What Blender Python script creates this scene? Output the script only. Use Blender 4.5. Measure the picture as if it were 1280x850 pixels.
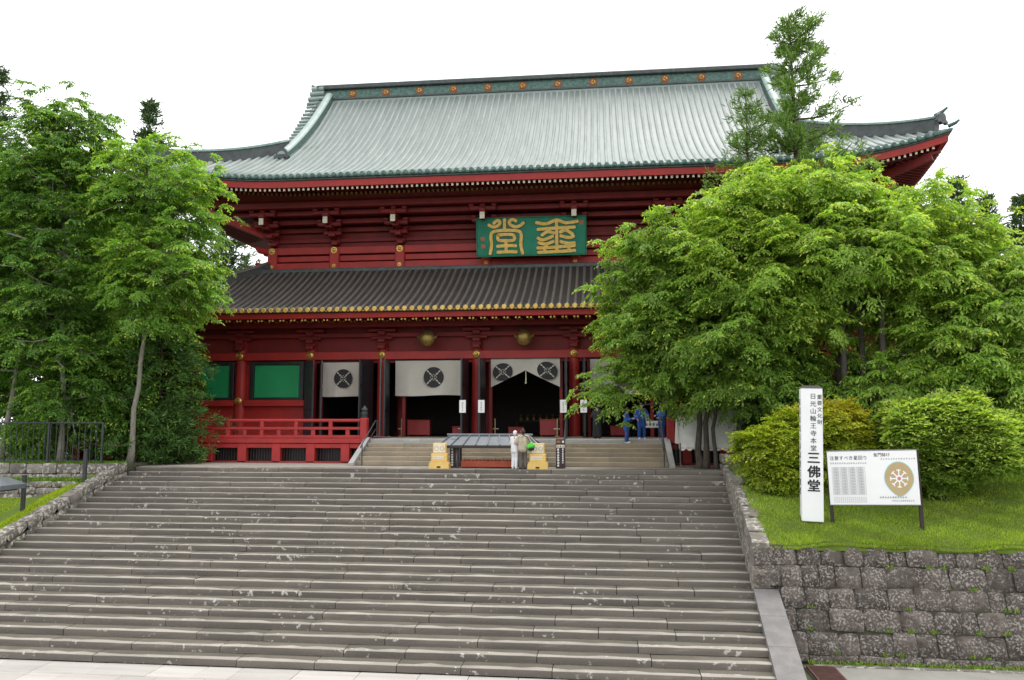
import bpy, bmesh, math, random
import numpy as np
from mathutils import Vector, Matrix
for o in list(bpy.data.objects): bpy.data.objects.remove(o)
SC = bpy.context.scene
COL = SC.collection
RAD = math.radians
# ------------------------------------------------------------------ camera, sky, sun, exposure
cd = bpy.data.cameras.new('camera'); cam = bpy.data.objects.new('camera', cd); COL.objects.link(cam)
cam.location = (4.0145, -42.4, 1.92)
cam.rotation_euler = (RAD(96.0), 0, RAD(6.4))
cd.sensor_width = 36; cd.lens = 980 / 1280 * 36
cd.clip_start = 0.1; cd.clip_end = 5000
SC.camera = cam
SC.view_settings.view_transform = 'Standard'; SC.view_settings.look = 'None'
SC.view_settings.gamma = 1; SC.view_settings.use_curve_mapping = False
SC.view_settings.exposure = 1.05
SUN_EL, SUN_AZ = RAD(66), RAD(25)
w = bpy.data.worlds.new('World'); SC.world = w; w.use_nodes = True
nt = w.node_tree; bg = nt.nodes['Background']
sky = nt.nodes.new('ShaderNodeTexSky'); sky.sky_type = 'NISHITA'; sky.sun_disc = False
sky.sun_elevation = SUN_EL; sky.sun_rotation = SUN_AZ
hs = nt.nodes.new('ShaderNodeHueSaturation'); hs.inputs['Saturation'].default_value = 0.25
mx = nt.nodes.new('ShaderNodeMix'); mx.data_type = 'RGBA'; mx.inputs[0].default_value = 0.85
mx.inputs[7].default_value = (8.6, 8.75, 8.9, 1)
nt.links.new(sky.outputs[0], hs.inputs['Color']); nt.links.new(hs.outputs[0], mx.inputs[6])
nt.links.new(mx.outputs[2], bg.inputs['Color']); bg.inputs['Strength'].default_value = 0.12
sl = bpy.data.lights.new('sun', 'SUN'); sl.energy = 1.5; sl.angle = RAD(30); sl.color = (1, .97, .92)
so = bpy.data.objects.new('sun', sl); COL.objects.link(so)
# the bright part of the cloud cover stands high, behind the temple and a little to the right
sd = Vector((math.sin(SUN_AZ) * math.cos(SUN_EL), math.cos(SUN_AZ) * math.cos(SUN_EL), math.sin(SUN_EL)))
so.rotation_euler = (-sd).to_track_quat('-Z', 'Y').to_euler()

# ------------------------------------------------------------------ materials
def _n(nt, typ, **kw):
    n = nt.nodes.new(typ)
    for k, v in kw.items(): setattr(n, k, v)
    return n
def _mix(nt, fac, a, b, blend='MIX'):
    m = _n(nt, 'ShaderNodeMix', data_type='RGBA', blend_type=blend)
    for i, v in ((0, fac), (6, a), (7, b)):
        if isinstance(v, (int, float)): m.inputs[i].default_value = v
        elif isinstance(v, tuple): m.inputs[i].default_value = (*v[:3], 1)
        else: nt.links.new(v, m.inputs[i])
    return m.outputs[2]
def _noise(nt, vec, scale, detail=4, rough=.55):
    n = _n(nt, 'ShaderNodeTexNoise'); n.inputs['Scale'].default_value = scale
    n.inputs['Detail'].default_value = detail; n.inputs['Roughness'].default_value = rough
    nt.links.new(vec, n.inputs['Vector']); return n.outputs['Fac']
def _ramp(nt, fac, a, b):
    r = _n(nt, 'ShaderNodeMapRange'); r.interpolation_type = 'SMOOTHSTEP'
    r.inputs['From Min'].default_value = a; r.inputs['From Max'].default_value = b
    nt.links.new(fac, r.inputs['Value']); return r.outputs['Result']
def mat(name, col, col2=None, scale=2.0, rough=.7, bump=0.0, bscale=20, spec=.35, metal=0, stretch=None,
        spots=None, spot_scale=6, spot_lo=.6, spot_hi=.66, spots2=None, big=(.40, .62), perobj=0.0, coat=0, local=False):
    m = bpy.data.materials.new(name); m.use_nodes = True; nt = m.node_tree
    b = nt.nodes['Principled BSDF']
    b.inputs['Roughness'].default_value = rough; b.inputs['Metallic'].default_value = metal
    b.inputs['Specular IOR Level'].default_value = spec
    if coat: b.inputs['Coat Weight'].default_value = coat; b.inputs['Coat Roughness'].default_value = .25
    if local: vec = _n(nt, 'ShaderNodeTexCoord').outputs['Object']
    else: vec = _n(nt, 'ShaderNodeNewGeometry').outputs['Position']
    v0 = vec
    if stretch:
        mp = _n(nt, 'ShaderNodeMapping'); mp.inputs['Scale'].default_value = stretch
        nt.links.new(vec, mp.inputs['Vector']); vec = mp.outputs['Vector']
    c = _mix(nt, _ramp(nt, _noise(nt, vec, scale), .3, .7), tuple(col), tuple(col2 or [x * .7 for x in col]))
    fine = _noise(nt, v0, bscale, 5, .65)
    c = _mix(nt, .35, c, _mix(nt, fine, (0.45, .45, .45), (1.35, 1.35, 1.35)), 'MULTIPLY') if bump else c
    if perobj:
        oi = _n(nt, 'ShaderNodeObjectInfo')
        rr = _n(nt, 'ShaderNodeMapRange'); rr.inputs['To Min'].default_value = 1 - perobj; rr.inputs['To Max'].default_value = 1 + perobj
        nt.links.new(oi.outputs['Random'], rr.inputs['Value'])
        cb = _n(nt, 'ShaderNodeCombineColor')
        for i in range(3): nt.links.new(rr.outputs[0], cb.inputs[i])
        c = _mix(nt, 1.0, c, cb.outputs[0], 'MULTIPLY')
    if spots:
        big = _ramp(nt, _noise(nt, v0, spot_scale * .13, 2), *big)
        sp = _ramp(nt, _noise(nt, v0, spot_scale, 3, .6), spot_lo, spot_hi)
        ml = _n(nt, 'ShaderNodeMath', operation='MULTIPLY'); nt.links.new(big, ml.inputs[0]); nt.links.new(sp, ml.inputs[1])
        c = _mix(nt, ml.outputs[0], c, tuple(spots))
    if spots2:
        sp = _ramp(nt, _noise(nt, v0, 1.7, 6, .7), .58, .72)
        c = _mix(nt, sp, c, tuple(spots2))
    nt.links.new(c, b.inputs['Base Color'])
    if bump:
        bp = _n(nt, 'ShaderNodeBump'); bp.inputs['Strength'].default_value = bump; bp.inputs['Distance'].default_value = .03
        nt.links.new(fine, bp.inputs['Height']); nt.links.new(bp.outputs[0], b.inputs['Normal'])
    return m
def leafmat(name, transl=.48, rough=.45, spec=.3):
    m = bpy.data.materials.new(name); m.use_nodes = True; nt = m.node_tree
    b = nt.nodes['Principled BSDF']; out = nt.nodes['Material Output']
    a = _n(nt, 'ShaderNodeAttribute'); a.attribute_name = 'leafcol'
    nt.links.new(a.outputs['Color'], b.inputs['Base Color']); b.inputs['Roughness'].default_value = rough
    b.inputs['Specular IOR Level'].default_value = spec
    t = _n(nt, 'ShaderNodeBsdfTranslucent')
    nt.links.new(_mix(nt, 1.0, a.outputs['Color'], (1.25, 1.35, .55), 'MULTIPLY'), t.inputs['Color'])
    ms = _n(nt, 'ShaderNodeMixShader'); ms.inputs[0].default_value = transl
    nt.links.new(b.outputs[0], ms.inputs[1]); nt.links.new(t.outputs[0], ms.inputs[2]); nt.links.new(ms.outputs[0], out.inputs['Surface'])
    return m
M = dict(
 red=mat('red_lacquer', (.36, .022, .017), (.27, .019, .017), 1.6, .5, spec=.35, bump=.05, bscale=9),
 redd=mat('red_shaded', (.20, .015, .014), (.145, .013, .013), 1.5, .6, bump=.08, bscale=7),  # darker red with the under-eave shade painted into its colour
 redbright=mat('red_railing', (.40, .028, .028), (.31, .024, .024), 2, .5, bump=.06, bscale=10),
 boxred=mat('red_box', (.30, .03, .03), (.25, .025, .025), 3, .5),
 orange=mat('offering_box_paint', (.36, .07, .03), (.28, .05, .025), 4, .6, bump=.1),
 copper=mat('pale_copper_patina', (.195, .230, .216), (.27, .302, .288), 1.3, .68, bump=.06, bscale=3, stretch=(3, .35, .35), spec=.2),
 copperpan=mat('copper_pan_patina', (.122, .148, .137), (.172, .196, .185), 1.1, .55, bump=.05, bscale=3, stretch=(3, .3, .3)),
 ridgec=mat('ridge_patina', (.24, .31, .285), (.30, .36, .34), 1.5, .55, bump=.1),
 verd=mat('verdigris', (.05, .105, .088), (.11, .19, .165), 6, .6, bump=.2, bscale=12),
 ridged=mat('dark_ridge_metal', (.045, .05, .055), (.07, .085, .08), 3, .5, bump=.1),
 tile=mat('dark_tile', (.095, .083, .072), (.125, .11, .094), .7, .5, bump=.1, bscale=6, spec=.45),
 tiled=mat('dark_pan_tile', (.026, .025, .025), (.038, .035, .033), 1.0, .55, bump=.1, bscale=6),
 black=mat('black_lacquer', (.012, .013, .016), (.02, .021, .025), 3, .4, spec=.5),
 greyblk=mat('worn_black_door', (.04, .045, .055), (.015, .016, .02), 2.5, .5, bump=.2, stretch=(6, 6, 1)),
 metal=mat('dark_metal', (.03, .033, .036), (.045, .047, .05), 4, .5),
 pipe=mat('grey_pipe', (.16, .16, .17), (.2, .2, .2), 3, .5),
 gold=mat('gilded_brass', (.62, .42, .10), (.45, .28, .06), 9, .35, metal=.75, spec=.5),
 goldp=mat('gold_leaf_paint', (.62, .43, .12), (.48, .31, .07), 5, .45, metal=.25),
 dullgold=mat('dull_gold_paint', (.30, .19, .05), (.22, .13, .035), 6, .5, metal=.2),
 brass=mat('aged_brass', (.30, .21, .06), (.16, .11, .035), 7, .4, metal=.7),
 ivory=mat('ivory_paint', (.72, .68, .56), (.62, .56, .45), 8, .6),
 white=mat('white_paint', (.80, .80, .80), (.74, .74, .75), .8, .5),
 cloth=mat('white_cloth', (.50, .48, .425), (.45, .43, .38), .9, .9, bump=.05, bscale=30),
 canvas=mat('white_canvas', (.78, .77, .75), (.70, .68, .66), 1.2, .8, bump=.05, bscale=5),
 ink=mat('black_ink', (.012, .012, .014), (.018, .018, .02), 6, .6),
 greyink=mat('grey_print', (.30, .30, .31), (.36, .36, .37), 6, .7),
 dgreen=mat('green_shutter', (.012, .24, .085), (.015, .28, .10), .9, .55),
 plaqueg=mat('plaque_green', (.006, .14, .085), (.01, .19, .11), 1.3, .6, bump=.05),
 seal=mat('seal_red', (.34, .13, .06), (.26, .09, .045), 10, .6),
 grime_shade=mat('grimy_shade_stone', (.105, .090, .071), (.078, .069, .052), 1.2, .9, bump=.5, bscale=16, perobj=.14),  # dirty stone with inner-corner shade painted in, for the tread backs
 tread=mat('worn_lit_tread_stone', (.29, .265, .232), (.215, .196, .171), .8, .85, bump=.4, bscale=16, perobj=.14, spots=(.42, .40, .36), spot_scale=6.0, spot_lo=.60, spot_hi=.64, big=(.50, .64)),
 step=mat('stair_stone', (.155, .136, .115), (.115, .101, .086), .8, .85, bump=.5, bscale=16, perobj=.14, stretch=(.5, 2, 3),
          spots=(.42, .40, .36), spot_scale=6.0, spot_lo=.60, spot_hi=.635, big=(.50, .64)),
 tstep=mat('temple_step_stone', (.30, .245, .175), (.24, .198, .147), 1.2, .85, bump=.35, bscale=16, perobj=.12),
 edgestone=mat('pale_edge_stone', (.36, .355, .345), (.30, .295, .285), 1.5, .8, bump=.2),
 granite=mat('granite', (.20, .188, .182), (.155, .147, .142), 3, .85, bump=.6, bscale=45),
 wallst=mat('lichen_wall_stone', (.058, .045, .039), (.115, .096, .083), 3.2, .9, bump=1.0, bscale=14, perobj=.22,
            spots=(.27, .25, .22), spot_scale=17, spot_lo=.49, spot_hi=.62, big=(.28, .55)),
 leftst=mat('terrace_stone', (.12, .103, .09), (.20, .178, .155), 1.6, .9, bump=.8, bscale=18, perobj=.25,
            spots=(.40, .38, .33), spot_scale=8, spot_lo=.50, spot_hi=.60, big=(.3, .55), spots2=(.10, .15, .035)),
 dark=mat('joint_dirt', (.035, .03, .026), (.055, .06, .03), 3, .95),
 gravel=mat('gravel', (.30, .27, .23), (.24, .215, .18), 1.2, .95, bump=.6, bscale=40),
 earth=mat('earth', (.10, .085, .06), (.06, .075, .03), .8, .95, bump=.6, bscale=20),
 turf=mat('turf', (.085, .135, .014), (.12, .175, .02), 1.3, .95, bump=.8, bscale=30),
 paving=mat('paving_stone', (.37, .35, .325), (.31, .29, .27), 1.1, .85, bump=.3, bscale=25, perobj=.08, stretch=(.4, 3, 1)),
 path=mat('pale_path', (.25, .24, .215), (.20, .195, .172), 1.5, .95, bump=.5, bscale=40),
 rust=mat('rusty_iron', (.10, .042, .03), (.065, .03, .025), 5, .75, bump=.3),
 wood=mat('weathered_wood', (.14, .12, .105), (.09, .078, .07), 4, .85, bump=.3, stretch=(5, 5, .6)),
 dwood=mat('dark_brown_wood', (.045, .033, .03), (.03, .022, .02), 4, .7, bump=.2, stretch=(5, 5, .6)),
 bark=mat('bark', (.10, .085, .068), (.055, .046, .038), 5, .95, bump=1.0, bscale=12, stretch=(3, 3, .6)),
 palebark=mat('pale_bark', (.24, .22, .18), (.15, .14, .115), 5, .95, bump=.6, bscale=12, stretch=(3, 3, .8)),
 cedarbark=mat('reddish_bark', (.12, .08, .055), (.07, .05, .035), 5, .95, bump=1.0, bscale=12),
 yellow=mat('yellow_plastic', (.70, .47, .15), (.64, .42, .12), 3, .5),
 greyroof=mat('grey_sheet_roof', (.15, .165, .18), (.12, .13, .145), 2, .5, bump=.05),
 brownsign=mat('brown_sign', (.045, .025, .024), (.035, .02, .02), 5, .5),
 skin=mat('skin', (.50, .32, .23), (.44, .27, .19), 12, .6),
 hair=mat('black_hair', (.015, .013, .012), (.022, .018, .016), 30, .5),
 brownhair=mat('brown_hair', (.05, .026, .018), (.035, .018, .013), 30, .5),
 blue=mat('blue_work_clothes', (.035, .10, .36), (.028, .08, .29), 4, .85, bump=.15, bscale=14),
 beige=mat('beige_jacket', (.46, .40, .30), (.38, .33, .245), 4, .85, bump=.15, bscale=14),
 whitecl=mat('white_clothes', (.72, .71, .72), (.64, .63, .66), 4, .85, bump=.15, bscale=14),
 trousers=mat('grey_brown_trousers', (.12, .10, .085), (.09, .075, .065), 4, .85),
 blackrobe=mat('black_robe', (.014, .013, .015), (.02, .018, .02), 4, .8),
 shoe=mat('dark_shoe', (.03, .028, .027), (.04, .038, .035), 8, .6),
 limebag=mat('bright_green_bag', (.07, .50, .03), (.05, .42, .025), 5, .4),
 tan=mat('tan_print', (.46, .35, .19), (.43, .32, .165), 3, .6),
 teal=mat('teal_print', (.30, .56, .50), (.28, .52, .46), 3, .6),
 pink=mat('pink_print', (.62, .20, .22), (.6, .18, .2), 3, .6),
 leaf=leafmat('broad_leaf'), needle=leafmat('needle_leaf', .15, .55, .2), grass=leafmat('grass_blade', .35, .6, .2),
)
# ------------------------------------------------------------------ mesh building
class MB:
    def __init__(s): s.V = []; s.F = []
    def add(s, V, F):
        b = len(s.V); s.V += [tuple(v) for v in V]; s.F += [tuple(i + b for i in f) for f in F]; return s
    def box(s, x0, x1, y0, y1, z0, z1):
        return s.add([(x, y, z) for z in (z0, z1) for y in (y0, y1) for x in (x0, x1)],
                     [(0, 2, 3, 1), (4, 5, 7, 6), (0, 1, 5, 4), (2, 6, 7, 3), (0, 4, 6, 2), (1, 3, 7, 5)])
    def cbox(s, x0, x1, y0, y1, z0, z1, c=.02):
        c = min(c, (x1 - x0) * .45, (y1 - y0) * .45, (z1 - z0) * .45)
        V = []; idx = {}
        lo = (x0, y0, z0); hi = (x1, y1, z1)
        for cx in (0, 1):
            for cy in (0, 1):
                for cz in (0, 1):
                    p = [hi[k] if (cx, cy, cz)[k] else lo[k] for k in range(3)]
                    q = [p[k] + (-c if (cx, cy, cz)[k] else c) for k in range(3)]
                    for a in range(3):
                        v = list(q); v[a] = p[a]; idx[(cx, cy, cz, a)] = len(V); V.append(tuple(v))
        F = []
        for a in range(3):
            u, w_ = [k for k in range(3) if k != a]
            for sd_ in (0, 1):
                f = []
                for (i, j) in ((0, 0), (1, 0), (1, 1), (0, 1)):
                    cc = [0, 0, 0]; cc[a] = sd_; cc[u] = i; cc[w_] = j; f.append(idx[(*cc, a)])
                flip = (sd_ == 0) ^ (a == 1)
                F.append(tuple(f[::-1]) if flip else tuple(f))
        for a in range(3):
            u, w_ = [k for k in range(3) if k != a]
            for i in (0, 1):
                for j in (0, 1):
                    c0 = [0, 0, 0]; c0[u] = i; c0[w_] = j; c1 = list(c0); c1[a] = 1
                    f = [idx[(*c0, u)], idx[(*c1, u)], idx[(*c1, w_)], idx[(*c0, w_)]]
                    F.append(tuple(f))
        for cx in (0, 1):
            for cy in (0, 1):
                for cz in (0, 1): F.append(tuple(idx[(cx, cy, cz, a)] for a in range(3)))
        return s.add(V, F)
    def obox(s, p0, p1, w, h, up=(0, 0, 1)):
        p0 = Vector(p0); p1 = Vector(p1); d = (p1 - p0).normalized(); up = Vector(up)
        r = d.cross(up); r = r.normalized() if r.length > 1e-5 else Vector((1, 0, 0)); u = r.cross(d)
        V = [p + r * (w / 2 * a) + u * (h / 2 * b) for p in (p0, p1) for a, b in ((-1, -1), (1, -1), (1, 1), (-1, 1))]
        return s.add(V, [(0, 1, 2, 3)[::-1], (4, 5, 6, 7), (0, 1, 5, 4), (1, 2, 6, 5), (2, 3, 7, 6), (3, 0, 4, 7)])
    def tube(s, pts, rad, n=8, cap=True, squash=1.0):
        pts = [Vector(p) for p in pts]; rad = rad if isinstance(rad, (list, tuple)) else [rad] * len(pts)
        V = []; F = []; r0 = None
        for i, p in enumerate(pts):
            d = (pts[min(i + 1, len(pts) - 1)] - pts[max(i - 1, 0)]).normalized()
            if r0 is None: r0 = d.orthogonal().normalized() if abs(d.z) < .9 else d.cross(Vector((0, 1, 0))).normalized()
            r0 = (r0 - d * r0.dot(d)).normalized(); u = d.cross(r0)
            for k in range(n):
                a = 2 * math.pi * k / n; V.append(p + (r0 * math.cos(a) + u * math.sin(a) * squash) * rad[i])
        for i in range(len(pts) - 1):
            for k in range(n):
                a, b = i * n + k, i * n + (k + 1) % n; F.append((a, b, b + n, a + n))
        if cap: F.append(tuple(range(n))[::-1]); F.append(tuple(range((len(pts) - 1) * n, len(pts) * n)))
        return s.add(V, F)
    def lathe(s, prof, n=16, loc=(0, 0, 0), axis='z'):
        V = []; F = []
        for r, z in prof:
            for k in range(n):
                a = 2 * math.pi * k / n; x, y = r * math.cos(a), r * math.sin(a)
                v = (x, y, z) if axis == 'z' else ((x, -z, y) if axis == 'y' else (z, x, y))
                V.append((v[0] + loc[0], v[1] + loc[1], v[2] + loc[2]))
        for i in range(len(prof) - 1):
            for k in range(n):
                a, b = i * n + k, i * n + (k + 1) % n; F.append((a, b, b + n, a + n))
        F.append(tuple(range(n))[::-1]); F.append(tuple(range((len(prof) - 1) * n, len(prof) * n)))
        return s.add(V, F)
    def prism(s, poly, t, fr=None):           # poly in (u, v); fr maps (u, v, w) -> xyz ; w from 0 to t
        fr = fr or (lambda u, v, w: (u, -w, v)); n = len(poly)
        V = [fr(u, v, 0) for u, v in poly] + [fr(u, v, t) for u, v in poly]
        F = [tuple(range(n))[::-1], tuple(range(n, 2 * n))] + [(i, (i + 1) % n, (i + 1) % n + n, i + n) for i in range(n)]
        return s.add(V, F)
    def grid(s, P):                           # P[i][j] points
        nr, nc = len(P), len(P[0])
        return s.add([p for r in P for p in r], [(i * nc + j, i * nc + j + 1, (i + 1) * nc + j + 1, (i + 1) * nc + j) for i in range(nr - 1) for j in range(nc - 1)])
    def mesh(s, name, m, smooth=False):
        me = bpy.data.meshes.new(name); me.from_pydata(s.V, [], s.F); me.update()
        bm = bmesh.new(); bm.from_mesh(me); bmesh.ops.recalc_face_normals(bm, faces=bm.faces); bm.to_mesh(me); bm.free()
        if m: me.materials.append(M[m] if isinstance(m, str) else m)
        if smooth:
            me.polygons.foreach_set('use_smooth', [True] * len(me.polygons))
            if smooth != 'all': me.set_sharp_from_angle(angle=RAD(40))
        return me
    def build(s, name, m, parent=None, smooth=False, **kw): return obj(name, s.mesh(name, m, smooth), parent, **kw)
def obj(name, me, parent=None, loc=None, rot=None, **kw):
    o = bpy.data.objects.new(name, me); COL.objects.link(o)
    if parent is not None: o.parent = parent
    if loc is not None: o.location = loc
    if rot is not None: o.rotation_euler = rot
    for k, v in kw.items(): o[k] = v
    return o
def thing(name, label, cat, loc=(0, 0, 0), rz=0, group=None):
    o = obj(name, None, None, loc, (0, 0, rz), label=label, category=cat); o.empty_display_size = .2
    if group: o['group'] = group
    return o
def setting(name, me): return obj(name, me, None, kind='structure')
_tcache = {}
def text_mesh(body, size, m, thick=.004, bold=0.0):
    key = (body, size, m, bold)
    if key in _tcache: return _tcache[key]
    cu = bpy.data.curves.new('lettering', 'FONT'); cu.body = body; cu.size = size; cu.extrude = thick; cu.offset = bold
    cu.align_x = 'CENTER'; cu.align_y = 'CENTER'; cu.resolution_u = 3
    o = bpy.data.objects.new('lettering', cu); COL.objects.link(o)
    dg = bpy.context.evaluated_depsgraph_get(); me = bpy.data.meshes.new_from_object(o.evaluated_get(dg))
    bpy.data.objects.remove(o); me.materials.clear(); me.materials.append(M[m]); me.name = 'lettering'
    # centre the glyph on its own box, stand it upright facing -Y
    n = len(me.vertices); co = np.empty(n * 3); me.vertices.foreach_get('co', co); co = co.reshape(-1, 3)
    if n:
        co[:, :2] -= (co[:, :2].min(0) + co[:, :2].max(0)) / 2
        co = np.stack([co[:, 0], -co[:, 2], co[:, 1]], 1); me.vertices.foreach_set('co', co.ravel()); me.update()
    _tcache[key] = me; return me
def letters(body, size, m, parent, loc, bold=0.0, rot=None): return obj('lettering', text_mesh(body, size, m, bold=bold), parent, loc, rot)
# ------------------------------------------------------------------ setting: ground, stairs, terraces
RISE, TREAD, NSTEP, YTOP, XL = .166, .54, 25, -10.0, -16.0
def xr(y): return 8.76 + (y + 11) * .0665          # right border of the stairs
def incz(y): return (y - YTOP) * RISE / TREAD if y < YTOP else 0.0
rs = random.Random(5)
b = MB(); b.grid([[(x, y, -4.5) for x in (-2500, -60, 60, 2500)] for y in (-2500, -60, 60, 2500)]); setting('ground', b.mesh('ground', 'earth'))
b = MB(); b.box(-90, 90, -9.6, 90, -4.4, -.006); setting('plaza', b.mesh('plaza', 'gravel'))
# stairs: dark core with single stones
core = MB()
core.add([(XL - .1, -9.5, -.03), (9.3, -9.5, -.03), (9.3, -10.02, -.1), (XL - .1, -10.02, -.1),
          (9.3, YTOP - NSTEP * TREAD + TREAD + .03, -NSTEP * RISE + .06), (XL - .1, YTOP - NSTEP * TREAD + TREAD + .03, -NSTEP * RISE + .06)], [(0, 1, 2, 3), (3, 2, 4, 5)])
core.V = [(min(x, xr(y) + .25), y + .1 if y < -9.6 else y, z - .1) for x, y, z in core.V]
stairs = setting('stairs', core.mesh('stairs', 'dark'))
def step_stone_mesh(L, D, h, r, mname, name='step_stone'):
    n = max(2, int(L / .35)); prof = [(D, -h), (.0, -h), (-.004, -h * .5), (0, -.022), (.008, -.006), (.028, 0), (D * .36, .0), (D, 0)]
    P = []
    for i in range(n + 1):
        x = -L / 2 + L * i / n; e = 0.006 if i in (0, n) else 0
        j3 = r.uniform(-.09, .05); j1, j2 = r.uniform(-.004, .004), r.uniform(-.0025, .002); chip = r.uniform(0, .02) if r.random() < .12 else 0
        P.append([(x, y + (j1 if 0 < k < 6 else 0) + (j3 if k == 6 else 0) + (e if k in (2, 3, 4) else 0) + (chip if k in (3, 4) else 0),
                   z + (j2 if k >= 3 else 0) - (chip * .6 if k in (4, 5) else 0) - (e if k > 3 else 0)) for k, (y, z) in enumerate(prof)])
    b = MB(); b.grid(P); k = len(prof); b.F.append(tuple(range(k))); b.F.append(tuple(range(n * k, (n + 1) * k))[::-1])
    me = b.mesh(name, mname, False)
    if mname == 'step':                               # tops paler by wear and painted light; backs darker by dirt and painted shade
        me.materials.append(M['tread']); me.materials.append(M['grime_shade'])
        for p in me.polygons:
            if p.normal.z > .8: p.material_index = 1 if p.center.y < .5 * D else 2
    return me
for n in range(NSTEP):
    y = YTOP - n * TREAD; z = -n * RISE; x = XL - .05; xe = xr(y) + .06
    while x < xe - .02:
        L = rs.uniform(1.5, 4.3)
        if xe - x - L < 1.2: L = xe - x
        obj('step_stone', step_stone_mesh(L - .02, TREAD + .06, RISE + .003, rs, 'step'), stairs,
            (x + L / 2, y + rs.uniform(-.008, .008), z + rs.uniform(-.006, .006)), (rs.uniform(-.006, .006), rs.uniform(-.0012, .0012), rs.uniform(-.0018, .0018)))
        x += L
# paving at the foot of the stairs
b = MB(); b.box(-60, 9.1, -46, -22.9, -4.49, -4.22); pav = setting('pavement', b.mesh('pavement', 'dark'))
slabs = [(MB().cbox(-a / 2, a / 2, -.45, .45, -.03, 0, .008)).mesh('paving_slab', 'paving') for a in (1.19, 1.49, .89)]
for row in range(4):
    x = -16 + row * .37; y = -23.43 - row * .912
    while x < 9.0:
        k = rs.choice((0, 1, 2, 0, 1)); a = (1.2, 1.5, .9)[k]
        if x + a > 9.05: break
        obj('paving_slab', slabs[k], pav, (x + a / 2, y, -4.165 + rs.uniform(-.003, .003)), (0, 0, rs.uniform(-.002, .002))); x += a
b = MB(); b.box(9.25, 90, -46, -20.32, -4.49, -4.44); setting('path', b.mesh('path', 'path'))

def wall_stone(w, h, d, r, mname, rnd=.12, bul=.07, N=5, name='wall_stone'):
    """one stone, its face towards -Y, resting on z = 0"""
    b = MB(); P = []
    o1, o2, o3, o4 = [r.uniform(-.04, .04) for _ in range(4)]
    for i in range(N):
        row = []
        for j in range(N):
            u = -1 + 2 * j / (N - 1); v = -1 + 2 * i / (N - 1)
            su = u * (1 - rnd * abs(v) ** 5); sv = v * (1 - rnd * abs(u) ** 5)
            e = max(abs(u), abs(v))
            y = bul * e ** 4 + r.uniform(-.02, .02) * (1 if e < 1 else .4)
            row.append((su * w / 2 + (o1 * v + r.uniform(-.012, .012)) * w * .5, y, h / 2 + sv * h / 2 + (o2 * u + r.uniform(-.012, .012)) * h * .6))
        P.append(row)
    b.grid(P)
    ring = [(0, j) for j in range(N)] + [(i, N - 1) for i in range(1, N)] + [(N - 1, j) for j in range(N - 2, -1, -1)] + [(i, 0) for i in range(N - 2, 0, -1)]
    base = len(b.V)
    for i, j in ring: p = P[i][j]; b.V.append((p[0] * .94, d, h / 2 + (p[2] - h / 2) * .94))
    m = len(ring)
    for k in range(m):
        a, c = ring[k], ring[(k + 1) % m]
        b.F.append((a[0] * N + a[1], c[0] * N + c[1], base + (k + 1) % m, base + k))
    b.F.append(tuple(base + k for k in range(m)))
    return b.mesh(name, mname, True)
def set_label(o, label, cat, group=None):
    o['label'] = label; o['category'] = cat
    if group: o['group'] = group
    return o
# right retaining wall: battered face, courses of rounded lichen-covered blocks
WT, WB = -1.50, -4.46
def wy(z): return -19.0 - (WT - z) * .34
wr = MB(); wr.prism([(8.9, WB), (60, WB), (60, WT - .06), (8.5, WT - .06)], .0)
wr = MB(); wr.add([(9.0, wy(WB) + .12, WB), (60, wy(WB) + .12, WB), (60, wy(WT) + .12, WT - .05), (9.0, wy(WT) + .12, WT - .05),
                   (9.0, -17.5, WB), (60, -17.5, WB), (60, -18, WT - .05), (9.0, -18, WT - .05)],
                  [(0, 1, 2, 3), (3, 2, 6, 7), (0, 3, 7, 4), (1, 5, 6, 2), (4, 7, 6, 5)])
wallR = set_label(wr.build('retaining_wall', 'dark'), 'dark lichen spotted block wall below the grass bank with the white signs', 'wall')
rw = random.Random(11); z = WB
for ci, h in enumerate((.22, .56, .55, .53, .56, .55)):
    x = (8.9, 8.95, 8.85, 8.95, 9.0, 9.04)[ci]
    while x < 21:
        wd = rw.choice((rw.uniform(.4, .7), rw.uniform(.65, 1.0))) if ci else rw.uniform(.35, .9)
        hh = h * rw.uniform(1.0, 1.1)
        obj('wall_stone', wall_stone(wd - .006, hh + .005, .42, rw, 'wallst', rnd=.085 * rw.uniform(.4, 1.5), bul=.10, N=6), wallR,
            (x + wd / 2, wy(z) + rw.uniform(-.04, .03), z + rw.uniform(-.03, .02)), (-.30, rw.uniform(-.05, .05), 0))
        x += wd
    z += h
for k, (zz, hh) in enumerate(((WT - 1.13, .56), (WT - .565, .56), (WT - 1.72, .60))):     # dressed corner blocks above the sloping cap
    obj('corner_stone', wall_stone(.80, hh - .01, .8, rw, 'wallst', rnd=.02, bul=.02, name='corner_stone'), wallR, (8.70 if k < 2 else 8.80, -19.16 + k * .04 if k < 2 else -19.05, zz), (-.06, 0, 0))
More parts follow.
